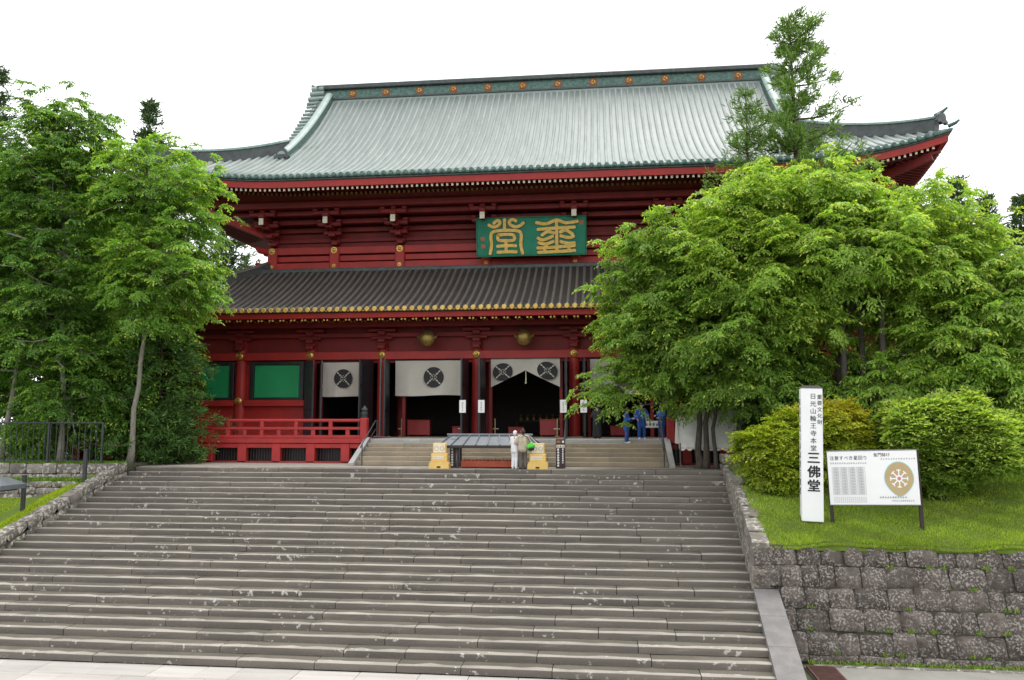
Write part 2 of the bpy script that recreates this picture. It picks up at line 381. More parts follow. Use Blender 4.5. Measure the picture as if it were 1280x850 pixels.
# sloping granite cap along the stair foot
cap = set_label(MB().add([(8.3, -19.1, -3.2), (8.95, -19.1, -3.2), (8.6, -24.6, -4.48), (7.95, -24.6, -4.48), (8.3, -19.1, -4.48), (8.95, -19.1, -4.48)],
                [(0, 1, 2, 3), (0, 3, 4), (1, 5, 2), (3, 2, 5, 4), (0, 4, 5, 1)]).build('sloping_cap', 'granite'), 'smooth granite slope capping the right foot of the stairs', 'stone cap')
for k in range(4):
    y0, y1 = -19.12 - k * 1.36, -19.12 - (k + 1) * 1.36 + .012
    zt = lambda y: incz(y) + .075
    P = [(xr(y) + dx, y, zt(y) - (.004 if e else 0)) for y, e in ((y0, 1), (y1, 1)) for dx in (.02, .70)]
    b = MB(); t = .34
    b.add([P[0], P[1], P[3], P[2]] + [(p[0], p[1], p[2] - t) for p in (P[0], P[1], P[3], P[2])], [(0, 1, 2, 3), (7, 6, 5, 4), (0, 4, 5, 1), (1, 5, 6, 2), (2, 6, 7, 3), (3, 7, 4, 0)])
    o = b.build('cap_slab', 'granite', cap)
# side wall between stairs and bank
sw = set_label(MB().add([(xr(-19) + .12, -18.9, -4.4), (xr(-10) + .12, -9.7, -4.4), (xr(-10) + .12, -9.7, -.05), (xr(-19) + .12, -18.9, WT - .1),
                (xr(-19) + .4, -18.9, -4.4), (xr(-10) + .4, -9.7, -4.4), (xr(-10) + .4, -9.7, -.05), (xr(-19) + .4, -18.9, WT - .1)],
               [(0, 1, 2, 3), (4, 7, 6, 5), (3, 2, 6, 7), (0, 3, 7, 4), (1, 5, 6, 2)]).build('side_wall', 'dark'), 'low rough stone kerb wall climbing along the right side of the stairs', 'wall')
def bankz(y): return WT + .02 + (min(max(y + 19, 0), 4.2)) * .27 + max(0, y + 14.8) * .10
y = -18.95
while y < -10.2:
    L = rw.uniform(.7, 1.15); zt = bankz(y + L / 2); zb = incz(y + L / 2) - .3
    for (a, c) in ((zb, zb + (zt - zb) * .55), (zb + (zt - zb) * .55, zt + .03)):
        obj('kerb_stone', wall_stone(L - .015, max(.1, c - a - .01), .5, rw, 'leftst', rnd=.04, bul=.03, N=4, name='kerb_stone'), sw,
            (xr(y + L / 2) + .0, y + L / 2, a), (0, math.atan(.27 if y < -14.8 else .10), -math.pi / 2 - math.atan(.0665)))
    y += L
for k in range(2):
    obj('end_block', wall_stone(1.15, .40, 1.0, rw, 'leftst', rnd=.03, bul=.03, name='end_block'), sw, (9.42, -9.95 - .04 * k, -.16 + (1 - k) * .41))
# right grass bank
hr = random.Random(3)
def bankh(x, y):
    z = bankz(y) + .05 * math.sin(x * 1.3 + y) + .03 * math.sin(2.7 * x - 1.9 * y)
    if x > 14.5: z += .035 * (x - 14.5) ** 1.6 * min(1, (y + 19) / 3) if x < 26 else .035 * 11.5 ** 1.6 * min(1, (y + 19) / 3)
    return z
def frange(a, b_, n): return [a + (b_ - a) * i / (n - 1) for i in range(n)]
P = [[(x if x > 9 else xr(y) + .3, y, bankh(x, y)) for x in frange(8.7, 16, 24) + [18, 20, 24, 30, 45, 90]] for y in frange(-18.98, -9.4, 26)]
P.insert(0, [(x if x > 9 else 9.0, -18.99 - .06, WT - .16) for x in frange(8.7, 16, 24) + [18, 20, 24, 30, 45, 90]])
setting('grass_bank', MB().grid(P).mesh('grass_bank', 'turf', 'all'))
# left bank and terraces
def lbank(x, y): return incz(y) + .26 - .55 * min(1, max(0, (-17.1 - x) / 1.2)) + .03 * math.sin(2 * x + y)
P = [[(x, y, lbank(x, y)) for x in (-40, -30, -24, -21, -19, -18, -17.2, -16.35)] for y in frange(-28, -11.3, 20)]
setting('left_bank', MB().grid(P).mesh('left_bank', 'turf', 'all'))
b = MB(); b.box(-90, -16.3, -11.2, -3, -4, .13); setting('terrace', b.mesh('terrace', 'earth'))
kw = set_label(MB().add([(XL - .42, -9.7, -4.4), (XL - .42, -26, -4.4), (XL - .42, -26, incz(-26) + .2), (XL - .42, -9.7, .1), (XL - .1, -9.7, -4.4), (XL - .1, -26, -4.4), (XL - .1, -26, incz(-26) + .2), (XL - .1, -9.7, .1)],
               [(0, 1, 2, 3), (4, 7, 6, 5), (3, 2, 6, 7), (0, 3, 7, 4), (1, 5, 6, 2)]).build('kerb_wall', 'dark'), 'sloping stone kerb along the left side of the stairs below the bright grass', 'wall')
y = -23.5
while y < -10.6:
    L = rw.uniform(.55, 1.0); zt = incz(y + L / 2)
    sl_ = math.atan(RISE / TREAD)
    for a, c in ((zt - .3, zt + .06), (zt + .06, zt + .42)):
        o = obj('kerb_stone', wall_stone(L + .03 if a > zt else L - .01, c - a - .012, .5, rw, 'leftst', rnd=.07, bul=.05, N=4, name='kerb_stone'), kw, (XL - .03 + rw.uniform(-.03, .02), y + L / 2, a), (0, -sl_, math.pi / 2))
    y += L
def terrace_wall(label, y0, x0, x1, z0, courses, seed):
    r = random.Random(seed); top = z0 + sum(courses)
    wl = set_label(MB().box(x0 - 8, x1 - .15, y0 + .1, y0 + .8, z0 - 1.5, top - .06).build('terrace_wall', 'dark'), label, 'wall')
    z = z0
    for h in courses:
        x = x0
        while x < x1 - .05:
            wd = min(r.uniform(.55, 1.15), x1 - x)
            if x1 - x - wd < .3: wd = x1 - x
            obj('wall_stone', wall_stone(wd - .02, h * r.uniform(.93, 1.03) - .01, .5, r, 'leftst', rnd=.07, bul=.05, N=4), wl, (x + wd / 2, y0 + r.uniform(-.03, .03) - (top - z) * .12, z), (-.1, 0, 0))
            x += wd
        z += h
    return wl
terrace_wall('upper terrace wall of square blocks carrying the dark railing', -11.45, -25, -15.95, -.48, (.27, .44), 21)
terrace_wall('lower mossy terrace wall of rough stones above the bright grass wedge', -12.6, -26, -17.0, -1.55, (.3, .3, .28, .24), 22)
obj('terrace_ledge', MB().box(-40, -16.3, -12.3, -11.3, -3, -.48).mesh('terrace_ledge', 'turf'), None, kind='structure')
# rusty drain grate beside the cap
g = thing('drain_grate', 'rusty iron drain grate at the foot of the dark block wall', 'grate', (9.62, -21.75, -4.43))
b = MB()
for a in ((-.36, -.31), (.31, .36)): b.box(a[0], a[1], -1.3, 1.3, 0, .05)
for a in ((-1.3, -1.25), (1.25, 1.3)): b.box(-.31, .31, a[0], a[1], 0, .05)
b.build('frame', 'rust', g)
bar = MB().box(-.31, .31, -.012, .012, .004, .046).mesh('bar', 'rust')
for k in range(42): obj('bar', bar, g, (0, -1.22 + k * .0595, 0))
obj('backing', MB().box(-.31, .31, -1.25, 1.25, -.004, .002).mesh('backing', 'dark'), g)
obj('moss_kerb', MB().cbox(9.5, 22, -20.36, -20.16, -4.47, -4.41, .02).mesh('moss_kerb', 'leftst'), None, kind='structure')
# ------------------------------------------------------------------ the temple
FZ = 1.15
T = thing('temple', 'red two-tiered temple hall with a pale green roof over a dark lower roof', 'temple')
NX = [2.65, 7.95, 12.05, 16.15, 20.25]
COLX = sorted([-x for x in NX] + NX)
def lift(xe, A): return A * max(0.0, (abs(xe) - 13.5) / 8.7) ** 2.3
class Roof:
    def __init__(s, hx, y0, y1, z0, prof, A, fall, kx=1.0): s.hx, s.y0, s.y1, s.z0, s.prof, s.A, s.fall, s.kx = hx, y0, y1, z0, prof, A, fall, kx
    def lf(s, xe, d): return lift(xe * 22.2 / s.hx, s.A) * max(0, 1 - max(d, 0) / s.fall) ** 1.4
    def front(s, x, d, dz=0.0):                      # point on the front slope at distance d in from the eave
        hx = s.hx - d * s.kx; u = x / max(hx, 1e-3) * s.hx
        return (x, s.y0 + d, s.z0 + s.prof(d) + s.lf(min(abs(u), s.hx), d) + dz)
    def loop(s, d, z, n=40, m=14, rel=True):
        hx = s.hx - d * s.kx; ya, yb = s.y0 + d, s.y1 - d; ym, hy = (ya + yb) / 2, (yb - ya) / 2; P = []
        zz = (lambda e: s.z0 + z + s.lf(e, d))
        for i in range(n): u = -1 + 2 * i / n; P.append((u * hx, ya, zz(u * s.hx)))
        for i in range(m): v = -1 + 2 * i / m; P.append((hx, ym + v * hy, zz(s.hx - (1 - abs(v)) * (s.y1 - s.y0) / 2)))
        for i in range(n): u = 1 - 2 * i / n; P.append((u * hx, yb, zz(u * s.hx)))
        for i in range(m): v = 1 - 2 * i / m; P.append((-hx, ym + v * hy, zz(s.hx - (1 - abs(v)) * (s.y1 - s.y0) / 2)))
        return P
    def strip(s, b, dz):                             # sweep a list of (d, z) round the eaves
        Ls = [s.loop(d, z) for d, z in dz]; k = len(Ls[0]); base = len(b.V)
        for L in Ls: b.V += L
        for i in range(len(Ls) - 1):
            for j in range(k): a, c = base + i * k + j, base + i * k + (j + 1) % k; b.F.append((a, c, c + k, a + k))
        return b
pu = lambda d: .40 * d + .0303 * d * d
U = Roof(22.2, -1.0, 25.0, 15.75, pu, 1.3, 7.5)
RXE, DH = 15.6, 6.6
# --- upper roof
b = MB(); U.strip(b, [(d, pu(d)) for d in frange(.0, DH, 12)])
for sy in (1, -1):
    P = []
    for d in frange(DH, 13.0, 12):
        P.append([(x, 12 + sy * (U.y0 + d - 12), U.z0 + pu(d)) for x in (-RXE - .9 * (d - DH) / 6.4, -8, 0, 8, RXE + .9 * (d - DH) / 6.4)])
    b.grid(P)
UR = b.build('upper_roof', 'copperpan', T, 'all')
for sx in (-1, 1):                                    # gable walls under the ends of the ridge
    gb = MB().prism([(U.y0 + DH, U.z0 + pu(DH) - .3), (25 - U.y0 - DH - 2 + .0, U.z0 + pu(DH) - .3), (12, U.z0 + pu(13) - .3)], .12, lambda u, v, w_, sx=sx: (sx * (15.35 - w_), u, v))
    gb.build('gable_wall', 'redd', T)
def rib_mesh(pts, r, m, name='roof_rib', nseg=5, end=True):
    P = []
    for i, p in enumerate(pts):
        p = Vector(p); d = Vector(pts[min(i + 1, len(pts) - 1)]) - Vector(pts[max(0, i - 1)]); d.normalize()
        u = Vector((1, 0, 0)).cross(d).normalized()
        P.append([tuple(p + Vector((1, 0, 0)) * (math.cos(a) * r) + u * (math.sin(a) * r * 1.15 - .02)) for a in [math.pi * k / nseg for k in range(nseg + 1)]])
    b = MB().grid(P); b.F.append(tuple(range(nseg + 1)))
    return b.mesh(name, m, 'all')
PITCH = .411
shared = None; nrib = int(21.6 / PITCH)
for k in range(-nrib, nrib + 1):
    x = k * PITCH; ax = abs(x)
    dmax = 12.35 if ax < RXE - .25 else 22.2 - ax - .12
    if dmax < .5: continue
    same = ax * 22.2 / (22.2 - 5) < 13.4
    if same and shared is not None: obj('roof_rib', shared, UR, (x, 0, 0)); continue
    n = max(4, int(dmax / 1.1)); pts = [U.front(0 if same else x, d) for d in frange(-.06, dmax, n)]
    me = rib_mesh(pts, .088, 'copper')
    if same: shared = me; obj('roof_rib', me, UR, (x, 0, 0))
    else: obj('roof_rib', me, UR)
b = MB()
for k in range(-nrib, nrib + 1):                      # round end caps along the eave
    x, y, z = U.front(k * PITCH, -.05); b.lathe([(.0, -.03), (.115, -.03), (.13, 0), (.13, .05), (.08, .07), (0, .07)], 10, (x, y, z + .02), 'y')
b.build('eave_caps', 'verd', UR, kind='stuff')
b = MB(); U.strip(b, [(-.03, .005), (-.06, -.06), (-.05, -.13), (.05, -.15)]); b.build('eave_edge', 'verd', UR)
b = MB(); U.strip(b, [(.04, -.14), (.02, -.24), (.10, -.27)]); b.build('eave_shadow_board', 'ridged', UR)
b = MB(); U.strip(b, [(.10, -.26), (.13, -.62), (.40, -.62)]); b.build('eave_board', 'red', UR)
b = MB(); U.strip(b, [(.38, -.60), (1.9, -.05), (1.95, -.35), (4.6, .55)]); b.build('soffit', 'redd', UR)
RP = .285
def rafters(R, d0, z0, d1, z1, w, h, name, m, endm, endname, parent, pitch=RP, pair=False, er=None, sides=True):
    rb, eb = MB(), MB(); n = int((R.hx - d0 - .3) / pitch)
    def one(p0, p1, ax):
        rb.obox(p0, p1, w, h)
        dv = (Vector(p0) - Vector(p1)).normalized(); q = Vector(p0) + dv * .012
        if er: eb.lathe([(0, 0), (er, 0), (er * .8, .02), (0, .03)], 8, q, 'y') if ax == 0 else None
        else: eb.obox(Vector(p0) - dv * .002, q, w * 1.04, h * 1.04)
    for k in range(-n, n + 1):
        x = k * pitch + (.06 * (1 if k % 2 else -1) if pair else 0)
        lf = R.lf(abs(x) / (R.hx - d0) * R.hx, d0); dm = min(d1, d0 + max(.2, (R.hx - abs(x)) / R.kx - d0 - .02))
        zm = z0 + (z1 - z0) * (dm - d0) / (d1 - d0)
        one((x, R.y0 + d0, R.z0 + z0 + lf), (x, R.y0 + dm, R.z0 + zm + lf * .8), 0)
    if sides:
        hy = (R.y1 - R.y0) / 2; n2 = int((hy - d0 - .3) / pitch)
        for sx in (-1, 1):
            for k in range(-n2, 1):
                yo = k * pitch; lf = R.lf(R.hx - (hy - abs(yo)), d0); xx = R.hx - d0 * R.kx
                dm = min(d1, d0 + max(.2, hy - abs(yo) - d0)); zm = z0 + (z1 - z0) * (dm - d0) / (d1 - d0)
                one((sx * xx, R.y0 + hy + yo, R.z0 + z0 + lf), (sx * (R.hx - dm * R.kx), R.y0 + hy + yo, R.z0 + zm + lf * .8), 1)
    rb.build(name, m, parent, kind='stuff'); eb.build(endname, endm, parent, kind='stuff')
rafters(U, .28, -.70, 2.0, -.28, .11, .13, 'flying_rafters', 'redd', 'ivory', 'rafter_tips', UR)
rafters(U, 1.9, -.52, 4.6, .35, .12, .14, 'base_rafters', 'redd', 'dullgold', 'base_rafter_tips', UR)
# --- ridge of the upper roof
rg = MB(); RZ = U.z0 + pu(12.3)
rg.cbox(-16.45, 16.45, 11.42, 12.58, RZ - .05, RZ + .42, .03); RIDGE = rg.build('main_ridge', 'ridgec', UR)
b = MB().cbox(-16.3, 16.3, 11.55, 12.45, RZ + .40, RZ + 1.12, .02); b.build('ridge_panel', 'verd', UR)
b = MB().cbox(-16.55, 16.55, 11.32, 12.68, RZ + 1.12, RZ + 1.45, .05); b.build('ridge_coping', 'ridged', UR)
b = MB().tube([(-16.75, 12, RZ + 1.52), (16.75, 12, RZ + 1.52)], .22, 10); b.build('ridge_crown', 'verd', UR, True)
b = MB().cbox(-16.4, 16.4, 11.34, 11.44, RZ + .28, RZ + .42, .02); b.build('ridge_moulding', 'ridged', UR)
cm = MB().lathe([(0, .06), (.20, .06), (.23, .02), (.28, .05), (.31, .0), (.31, -.03)][::-1], 20, (0, 0, 0), 'y').mesh('ridge_crest', 'seal', True)
tm = MB()                                             # three commas of the crest
for k in range(3):
    a0 = k * 2.094 - .55; tm.tube([(.12 * math.cos(a0 + t * .55), -.075, .12 * math.sin(a0 + t * .55)) if t else (.10 * math.cos(a0), -.075, .10 * math.sin(a0)) for t in range(4)], [.075, .06, .04, .012], 6)
tmm = tm.mesh('comma_mark', 'rust', True)
for k in range(12):
    c = obj('ridge_crest', cm, UR, (-13.86 + 2.52 * k, 11.56, RZ + .76))
    # crest marks are joined to the crest as its second colour
rr_ = tmm
b = MB()
for k in range(12):
    b.add([(x - 13.86 + 2.52 * k, y + 11.56, z + RZ + .76) for x, y, z in tm.V], tm.F)
b.build('crest_marks', 'goldp', UR, kind='stuff')
for sx in (-1, 1):                                    # ridge end ornaments: stacked tubes and a finial
    for i, (zz, ln) in enumerate(((RZ + .12, 1.15), (RZ + .5, 1.0), (RZ + .88, .8), (RZ + 1.22, .62))):
        MB().tube([(sx * 16.0, 11.6 - .05 * i, zz), (sx * (16.5 + ln * .75), 11.72 - .05 * i, zz + .03)], .19, 10).build('ridge_end_tube', 'ridgec', UR, True)
    MB().tube([(sx * 16.4, 12, RZ + 1.5), (sx * 16.9, 12, RZ + 1.55), (sx * 17.15, 12, RZ + 1.72)], [.2, .15, .12], 8).build('ridge_finial', 'verd', UR, True)
def ridge_bar(pts, w, h, m, name, capm, parent):      # descending and hip ridges: body and rounded cap
    b = MB(); V = []
    for p in pts: V.append(Vector(p))
    b2 = MB(); P = []; Q = []
    for i, p in enumerate(V):
        d = V[min(i + 1, len(V) - 1)] - V[max(0, i - 1)]; hz = Vector((d.y, -d.x, 0)).normalized(); up = hz.cross(d).normalized()
        if up.z < 0: up = -up
        P.append([tuple(p + hz * (w / 2 * a) + up * bq) for a, bq in ((-1, -.15), (-1, h), (-.85, h), (.85, h), (1, h), (1, -.15))])
        Q.append([tuple(p + hz * (w * .62 * math.cos(t)) + up * (h - .02 + w * .42 * math.sin(t))) for t in [math.pi * k / 6 for k in range(7)]])
    b.grid(P); k = 6; b.F.append(tuple(range(k))); b.F.append(tuple(range((len(V) - 1) * k, len(V) * k)))
    o = b.build(name, m, parent, True)
    b2.grid(Q); b2.F.append(tuple(range(7))); b2.F.append(tuple(range((len(V) - 1) * 7, len(V) * 7))); b2.build(name + '_cap', capm, parent, 'all')
    return o
def oni(parent, loc, s=1.0, m='ridged', rz=0.0):      # ridge-end ornament: horned plate with lobes
    poly = [(-.62, -.25), (-.72, .0), (-.5, .12), (-.45, .5), (-.25, .72), (0, .62), (.25, .72), (.45, .5), (.5, .12), (.72, 0), (.62, -.25), (.3, -.12), (0, -.3), (-.3, -.12)]
    return MB().prism([(u * s, v * s) for u, v in poly], .28 * s).build('ridge_ornament', m, parent, False) if False else \
        obj('ridge_ornament', MB().prism([(u * s, v * s) for u, v in poly], .28 * s).mesh('ridge_ornament', m), parent, loc, (0, 0, rz))
for sx in (-1, 1):
    pts = [(sx * (15.75 - .22 * max(0, (d - 5) / 8)), U.y0 + d, U.z0 + pu(d) + .05) for d in frange(4.75, 12.6, 12)]
    ridge_bar(pts, .44, .40, 'verd', 'descending_ridge', 'ridgec', UR)
    oni(UR, (sx * 15.75, U.y0 + 4.72, U.z0 + pu(4.7) + .3), .72)
    for k in range(15):                               # verge tile ends along the gable
        d = 6.8 + k * .4
        MB().tube([(sx * (16.0 + .03 * k), U.y0 + d, U.z0 + pu(d) + .02), (sx * (16.75 + .03 * k), U.y0 + d, U.z0 + pu(d) - .02)], .11, 7).build('verge_tile', 'ridgec', UR, True)
    MB().grid([[(sx * 15.8, U.y0 + d, U.z0 + pu(d) - .05), (sx * 16.7, U.y0 + d, U.z0 + pu(d) - .06), (sx * 16.7, U.y0 + d, U.z0 + pu(d) - .4)] for d in frange(6.5, 12.9, 8)]).build('verge_board', 'copperpan', UR)
    hip = []
    for t in frange(0, 1, 14):
        x = 15.9 + (21.7 - 15.9) * t; d = 22.2 - x; p = U.front(x, d); hip.append((sx * x, p[1], p[2] + .05))
    ridge_bar(hip, .5, .52, 'ridged', 'hip_ridge', 'verd', UR)
    q = hip[-1]; oni(UR, (q[0] + sx * .1, q[1] - .15, q[2] + .35), .62, 'ridged', sx * .6)
    MB().tube([(q[0], q[1] + .2, q[2] + .8), (q[0] + sx * .3, q[1] - .1, q[2] + .92), (q[0] + sx * .5, q[1] - .2, q[2] + 1.08)], [.11, .09, .06], 8).build('hip_finial', 'verd', UR, True)
    MB().tube([U.front(sx * 22.1, .1, .12), (sx * 22.35, -1.15, U.z0 + 1.3 + .2), (sx * 22.5, -1.28, U.z0 + 1.3 + .32)], [.11, .09, .05], 8).build('corner_tip', 'verd', UR, True)
# --- upper wall
UW = 3.4; UX = 16.15
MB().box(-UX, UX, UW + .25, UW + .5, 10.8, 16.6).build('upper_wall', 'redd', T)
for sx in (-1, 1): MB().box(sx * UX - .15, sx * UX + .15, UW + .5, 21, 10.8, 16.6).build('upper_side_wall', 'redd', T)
def beam(name, m, z0, z1, y0, y1, hx=UX, c=.02): return MB().cbox(-hx, hx, y0, y1, z0, z1, c).build(name, m, T)
beam('sill_beam', 'red', 11.2, 11.66, UW - .12, UW + .26, UX + .35)
beam('panel_rail', 'red', 11.76, 12.1, UW + .02, UW + .26)
beam('top_beam', 'red', 12.18, 12.62, UW - .12, UW + .26, UX + .45)
beam('head_beam', 'redd', 12.95, 13.2, UW + .08, UW + .26)
beam('wall_purlin', 'redd', 13.9, 14.2, UW - .75, UW - .45, UX + 1.2)
beam('wall_purlin', 'redd', 13.55, 13.85, UW - .05, UW + .26, UX + .6)
beam('eave_purlin', 'redd', 14.55, 14.92, UW - 2.15, UW - 1.75, UX + 2.4)
beam('middle_purlin', 'redd', 14.25, 14.55, UW - 1.5, UW - 1.2, UX + 1.8)
MB().grid([[(x, y, z) for x in frange(-18.5, 18.5, 2)] for y, z in ((UW + .25, 14.3), (UW - .6, 14.35), (UW - 1.9, 15.0), (UW - 2.3, 15.6))]).build('bracket_ceiling', 'redd', T)
stud = MB().lathe([(0, .09), (.06, .085), (.10, .06), (.13, .02), (.19, .02), (.2, 0)][::-1], 12, (0, 0, 0), 'y').mesh('gold_stud', 'gold', True)
brk = MB()
for i, (yo, z, hw) in enumerate(((.05, 12.72, .3), (-.5, 13.12, .55), (-1.1, 13.52, .72), (-1.7, 14.05, .8))):   # stepping blocks and cross arms
    brk.cbox(-.2, .2, yo - .28, .3, z, z + .26, .04)
    brk.cbox(-hw, hw, yo - .14, yo + .14, z + .12, z + .38, .05)
    for xx in (-hw + .13, 0, hw - .13): brk.cbox(xx - .15, xx + .15, yo - .17, yo + .17, z + .36, z + .54, .04)
bm_ = brk.mesh('bracket', 'redd'); nose = MB().cbox(-.145, .145, -.03, .02, -.21, .21, .015).mesh('beam_end', 'ivory')
nosearm = MB().cbox(-.13, .13, 0, 1.7, -.19, .19, .02)
post = MB().cbox(-.3, .3, -.2, .1, 11.2, 12.62, .05).mesh('post', 'red')
UCOL = [-16.0, -12.05, -7.95, -2.65, 2.65, 7.95, 12.05, 16.0]
nam = nosearm.mesh('nose_arm', 'redd')
for x in UCOL:
    p = obj('post', post, T, (x, UW, 0)); obj('gold_stud', stud, p, (0, -.2, 12.4)); obj('gold_stud', stud, p, (0, -.2, 11.43)).scale = (.6, .6, .6)
    k = obj('bracket', bm_, T, (x, UW, 0)); obj('beam_end', nose, k, (0, 1.5 - UW, 13.86)); obj('nose_arm', nam, k, (0, 1.52 - UW, 13.86))
for sx in (-1, 1):                                     # corner brackets, a diagonal tail beam and the ends of the crossing beams
    MB().obox((sx * 16, UW, 13.2), (sx * 19.6, -.1, 14.5), .28, .42).build('corner_beam', 'red', T)
    MB().obox((sx * 16, UW, 14.2), (sx * 21.4, -.45, 15.75), .3, .4).build('corner_rafter', 'redd', T)
    for z in (11.45, 12.4): MB().tube([(sx * 16.3, UW - .05, z), (sx * 16.75, UW - .3, z + .05), (sx * 16.95, UW - .35, z + .2)], [.2, .19, .1], 8).build('carved_beam_nose', 'red', T, True)
# --- lower roof
pl = lambda d: .40 * d + .0232 * d * d
Lr = Roof(23.2, -3.0, 27.0, 7.80, pl, .45, 6.0, 7.05 / 6.4)
b = MB(); Lr.strip(b, [(d, pl(d)) for d in frange(0, 6.45, 9)]); LR = b.build('lower_roof', 'tiled', T, 'all')
shared = None; n = int(22.9 / .40)
capm = MB().lathe([(0, -.02), (.12, -.02), (.132, .02), (.105, .045), (.095, .03), (0, .035)], 14, (0, 0, 0), 'y').mesh('tile_cap', 'goldp', True)
for k in range(-n, n + 1):
    x = k * .40; ax = abs(x); dm = min(6.35, (23.2 - ax) / Lr.kx - .05)
    if dm < .5: continue
    p = Lr.front(x, -.06)
    obj('tile_cap', capm, LR, (p[0], p[1] - .02, p[2] + .02))
    same = ax < 12.2
    if same and shared is not None: obj('roof_rib', shared, LR, (x, 0, 0)); continue
    me = rib_mesh([Lr.front(0 if same else x, d) for d in frange(-.05, dm, max(4, int(dm / .75)))], .088, 'tile')
    if same: shared = me; obj('roof_rib', me, LR, (x, 0, 0))
    else: obj('roof_rib', me, LR)
b = MB()
for k in range(-n, n):
    p = Lr.front((k + .5) * .40, -.04); b.prism([(-.1, .03), (-.07, -.05), (0, -.085), (.07, -.05), (.1, .03), (0, -.02)], .03, lambda u, v, w_, p=p: (p[0] + u, p[1] - w_, p[2] + v - .02))
b.build('pan_tile_ends', 'dullgold', LR, kind='stuff')
b = MB(); Lr.strip(b, [(-.02, -.02), (-.03, -.14), (.12, -.17)]); b.build('eave_edge', 'tiled', LR)
b = MB(); Lr.strip(b, [(.12, -.16), (.16, -.42), (.5, -.42)]); b.build('eave_board', 'red', LR)
b = MB(); Lr.strip(b, [(.5, -.40), (3.3, .35)]); b.build('soffit', 'redd', LR)
rafters(Lr, .32, -.50, 1.7, -.12, .10, .12, 'flying_rafters', 'redd', 'goldp', 'rafter_tips', LR, .30, True, .062)
rafters(Lr, 1.2, -.46, 3.2, .12, .11, .12, 'base_rafters', 'redd', 'dullgold', 'base_rafter_tips', LR, .30, True, .055)
for sx in (-1, 1):
    hip = []
    for t in frange(0, 1, 12):
        d = 6.4 * (1 - t) + .25 * t; x = 23.2 - d * Lr.kx; p = Lr.front(x, d); hip.append((sx * x, p[1], p[2] + .03))
    ridge_bar(hip, .42, .34, 'tiled', 'hip_ridge', 'tile', LR); q = hip[-1]; oni(LR, (q[0], q[1] - .1, q[2] + .2), .45, 'tiled', sx * .6)
    oni(LR, (sx * 16.5, 3.0, 11.35), .3, 'tiled', 0)
MB().cbox(-16.6, 16.6, 2.85, 3.3, 10.95, 11.22, .05).build('flashing_ridge', 'ridged', LR)
# --- lower body
colm = MB().lathe([(.36, -.15), (.36, 0), (.31, .03), (.30, 3.0), (.29, 6.2), (.0, 6.2)], 20).mesh('column', 'red', True)
basem = MB().lathe([(.52, -.16), (.52, -.02), (.42, .03), (.3, .03)], 20).mesh('base_stone', 'edgestone', True)
knob = MB().lathe([(0, .16), (.05, .155), (.09, .11), (.10, .06), (.16, .05), (.21, .02), (.22, 0)][::-1], 12, (0, 0, 0), 'y').mesh('gold_knob', 'gold', True)
lbr = MB()
for z, hw in ((5.95, .28), (6.3, .62), (6.72, .8)):
    lbr.cbox(-.22, .22, -.45, .2, z, z + .24, .04); lbr.cbox(-hw, hw, -.34, -.06, z + .18, z + .38, .05)
lbm = lbr.mesh('bracket', 'redd')
for x in COLX:
    c = obj('column', colm, T, (x, 0, FZ)); obj('base_stone', basem, c)
    obj('gold_knob', knob, c, (0, -.34, 4.48)); obj('bracket', lbm, T, (x, -.1, 0))
    if abs(x) > 13: obj('gold_knob', knob, c, (0, -.34, 1.95))
HX = 20.5
beam('lintel_beam', 'red', 5.38, 5.82, -.34, -.04, HX)
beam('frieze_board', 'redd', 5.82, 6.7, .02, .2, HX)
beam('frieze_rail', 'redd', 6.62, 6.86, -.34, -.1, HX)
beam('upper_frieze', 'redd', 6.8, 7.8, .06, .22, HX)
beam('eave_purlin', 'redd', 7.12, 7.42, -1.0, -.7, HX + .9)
beam('head_jamb', 'redd', 5.2, 5.38, -.06, .16, HX)
MB().grid([[(x, y, z) for x in (-21, 21)] for y, z in ((.1, 7.9), (-.2, 7.75), (-1.2, 7.9))]).build('cove_ceiling', 'redd', T)
# closed end bays: panel below, green shutter in a black frame above
def shutter_bay(x0, x1):
    MB().box(x0, x1, .06, .2, FZ, 5.3).build('bay_wall', 'red', T)
    MB().cbox(x0 + .28, x1 - .28, -.30, .05, 2.82, 3.16, .02).build('middle_rail', 'red', T)
    MB().cbox(x0 + .28, x1 - .28, -.22, .05, FZ, FZ + .3, .02).build('foot_rail', 'red', T)
    s = MB()
    for a in ((x0 + .55, x0 + .78, 3.16, 5.34), (x1 - .66, x1 - .4, 3.16, 5.34)): s.cbox(a[0], a[1], -.16, .05, a[2], a[3], .015)
    s.cbox(x0 + .78, x1 - .66, -.16, .05, 3.16, 3.30, .015); s.cbox(x0 + .78, x1 - .66, -.16, .05, 5.14, 5.34, .015)
    f = s.build('shutter_frame', 'black', T)
    MB().cbox(x0 + .79, x1 - .67, -.05, .04, 3.31, 5.13, .01).build('green_shutter', 'dgreen', f)
for a, c in ((-20.25, -16.15), (-16.15, -12.05), (12.05, 16.15), (16.15, 20.25)): shutter_bay(a, c)
for sx in (-1, 1): MB().box(sx * 20.25 - .12, sx * 20.25 + .12, .3, 24, FZ, 7.8).build('side_wall', 'red', T)
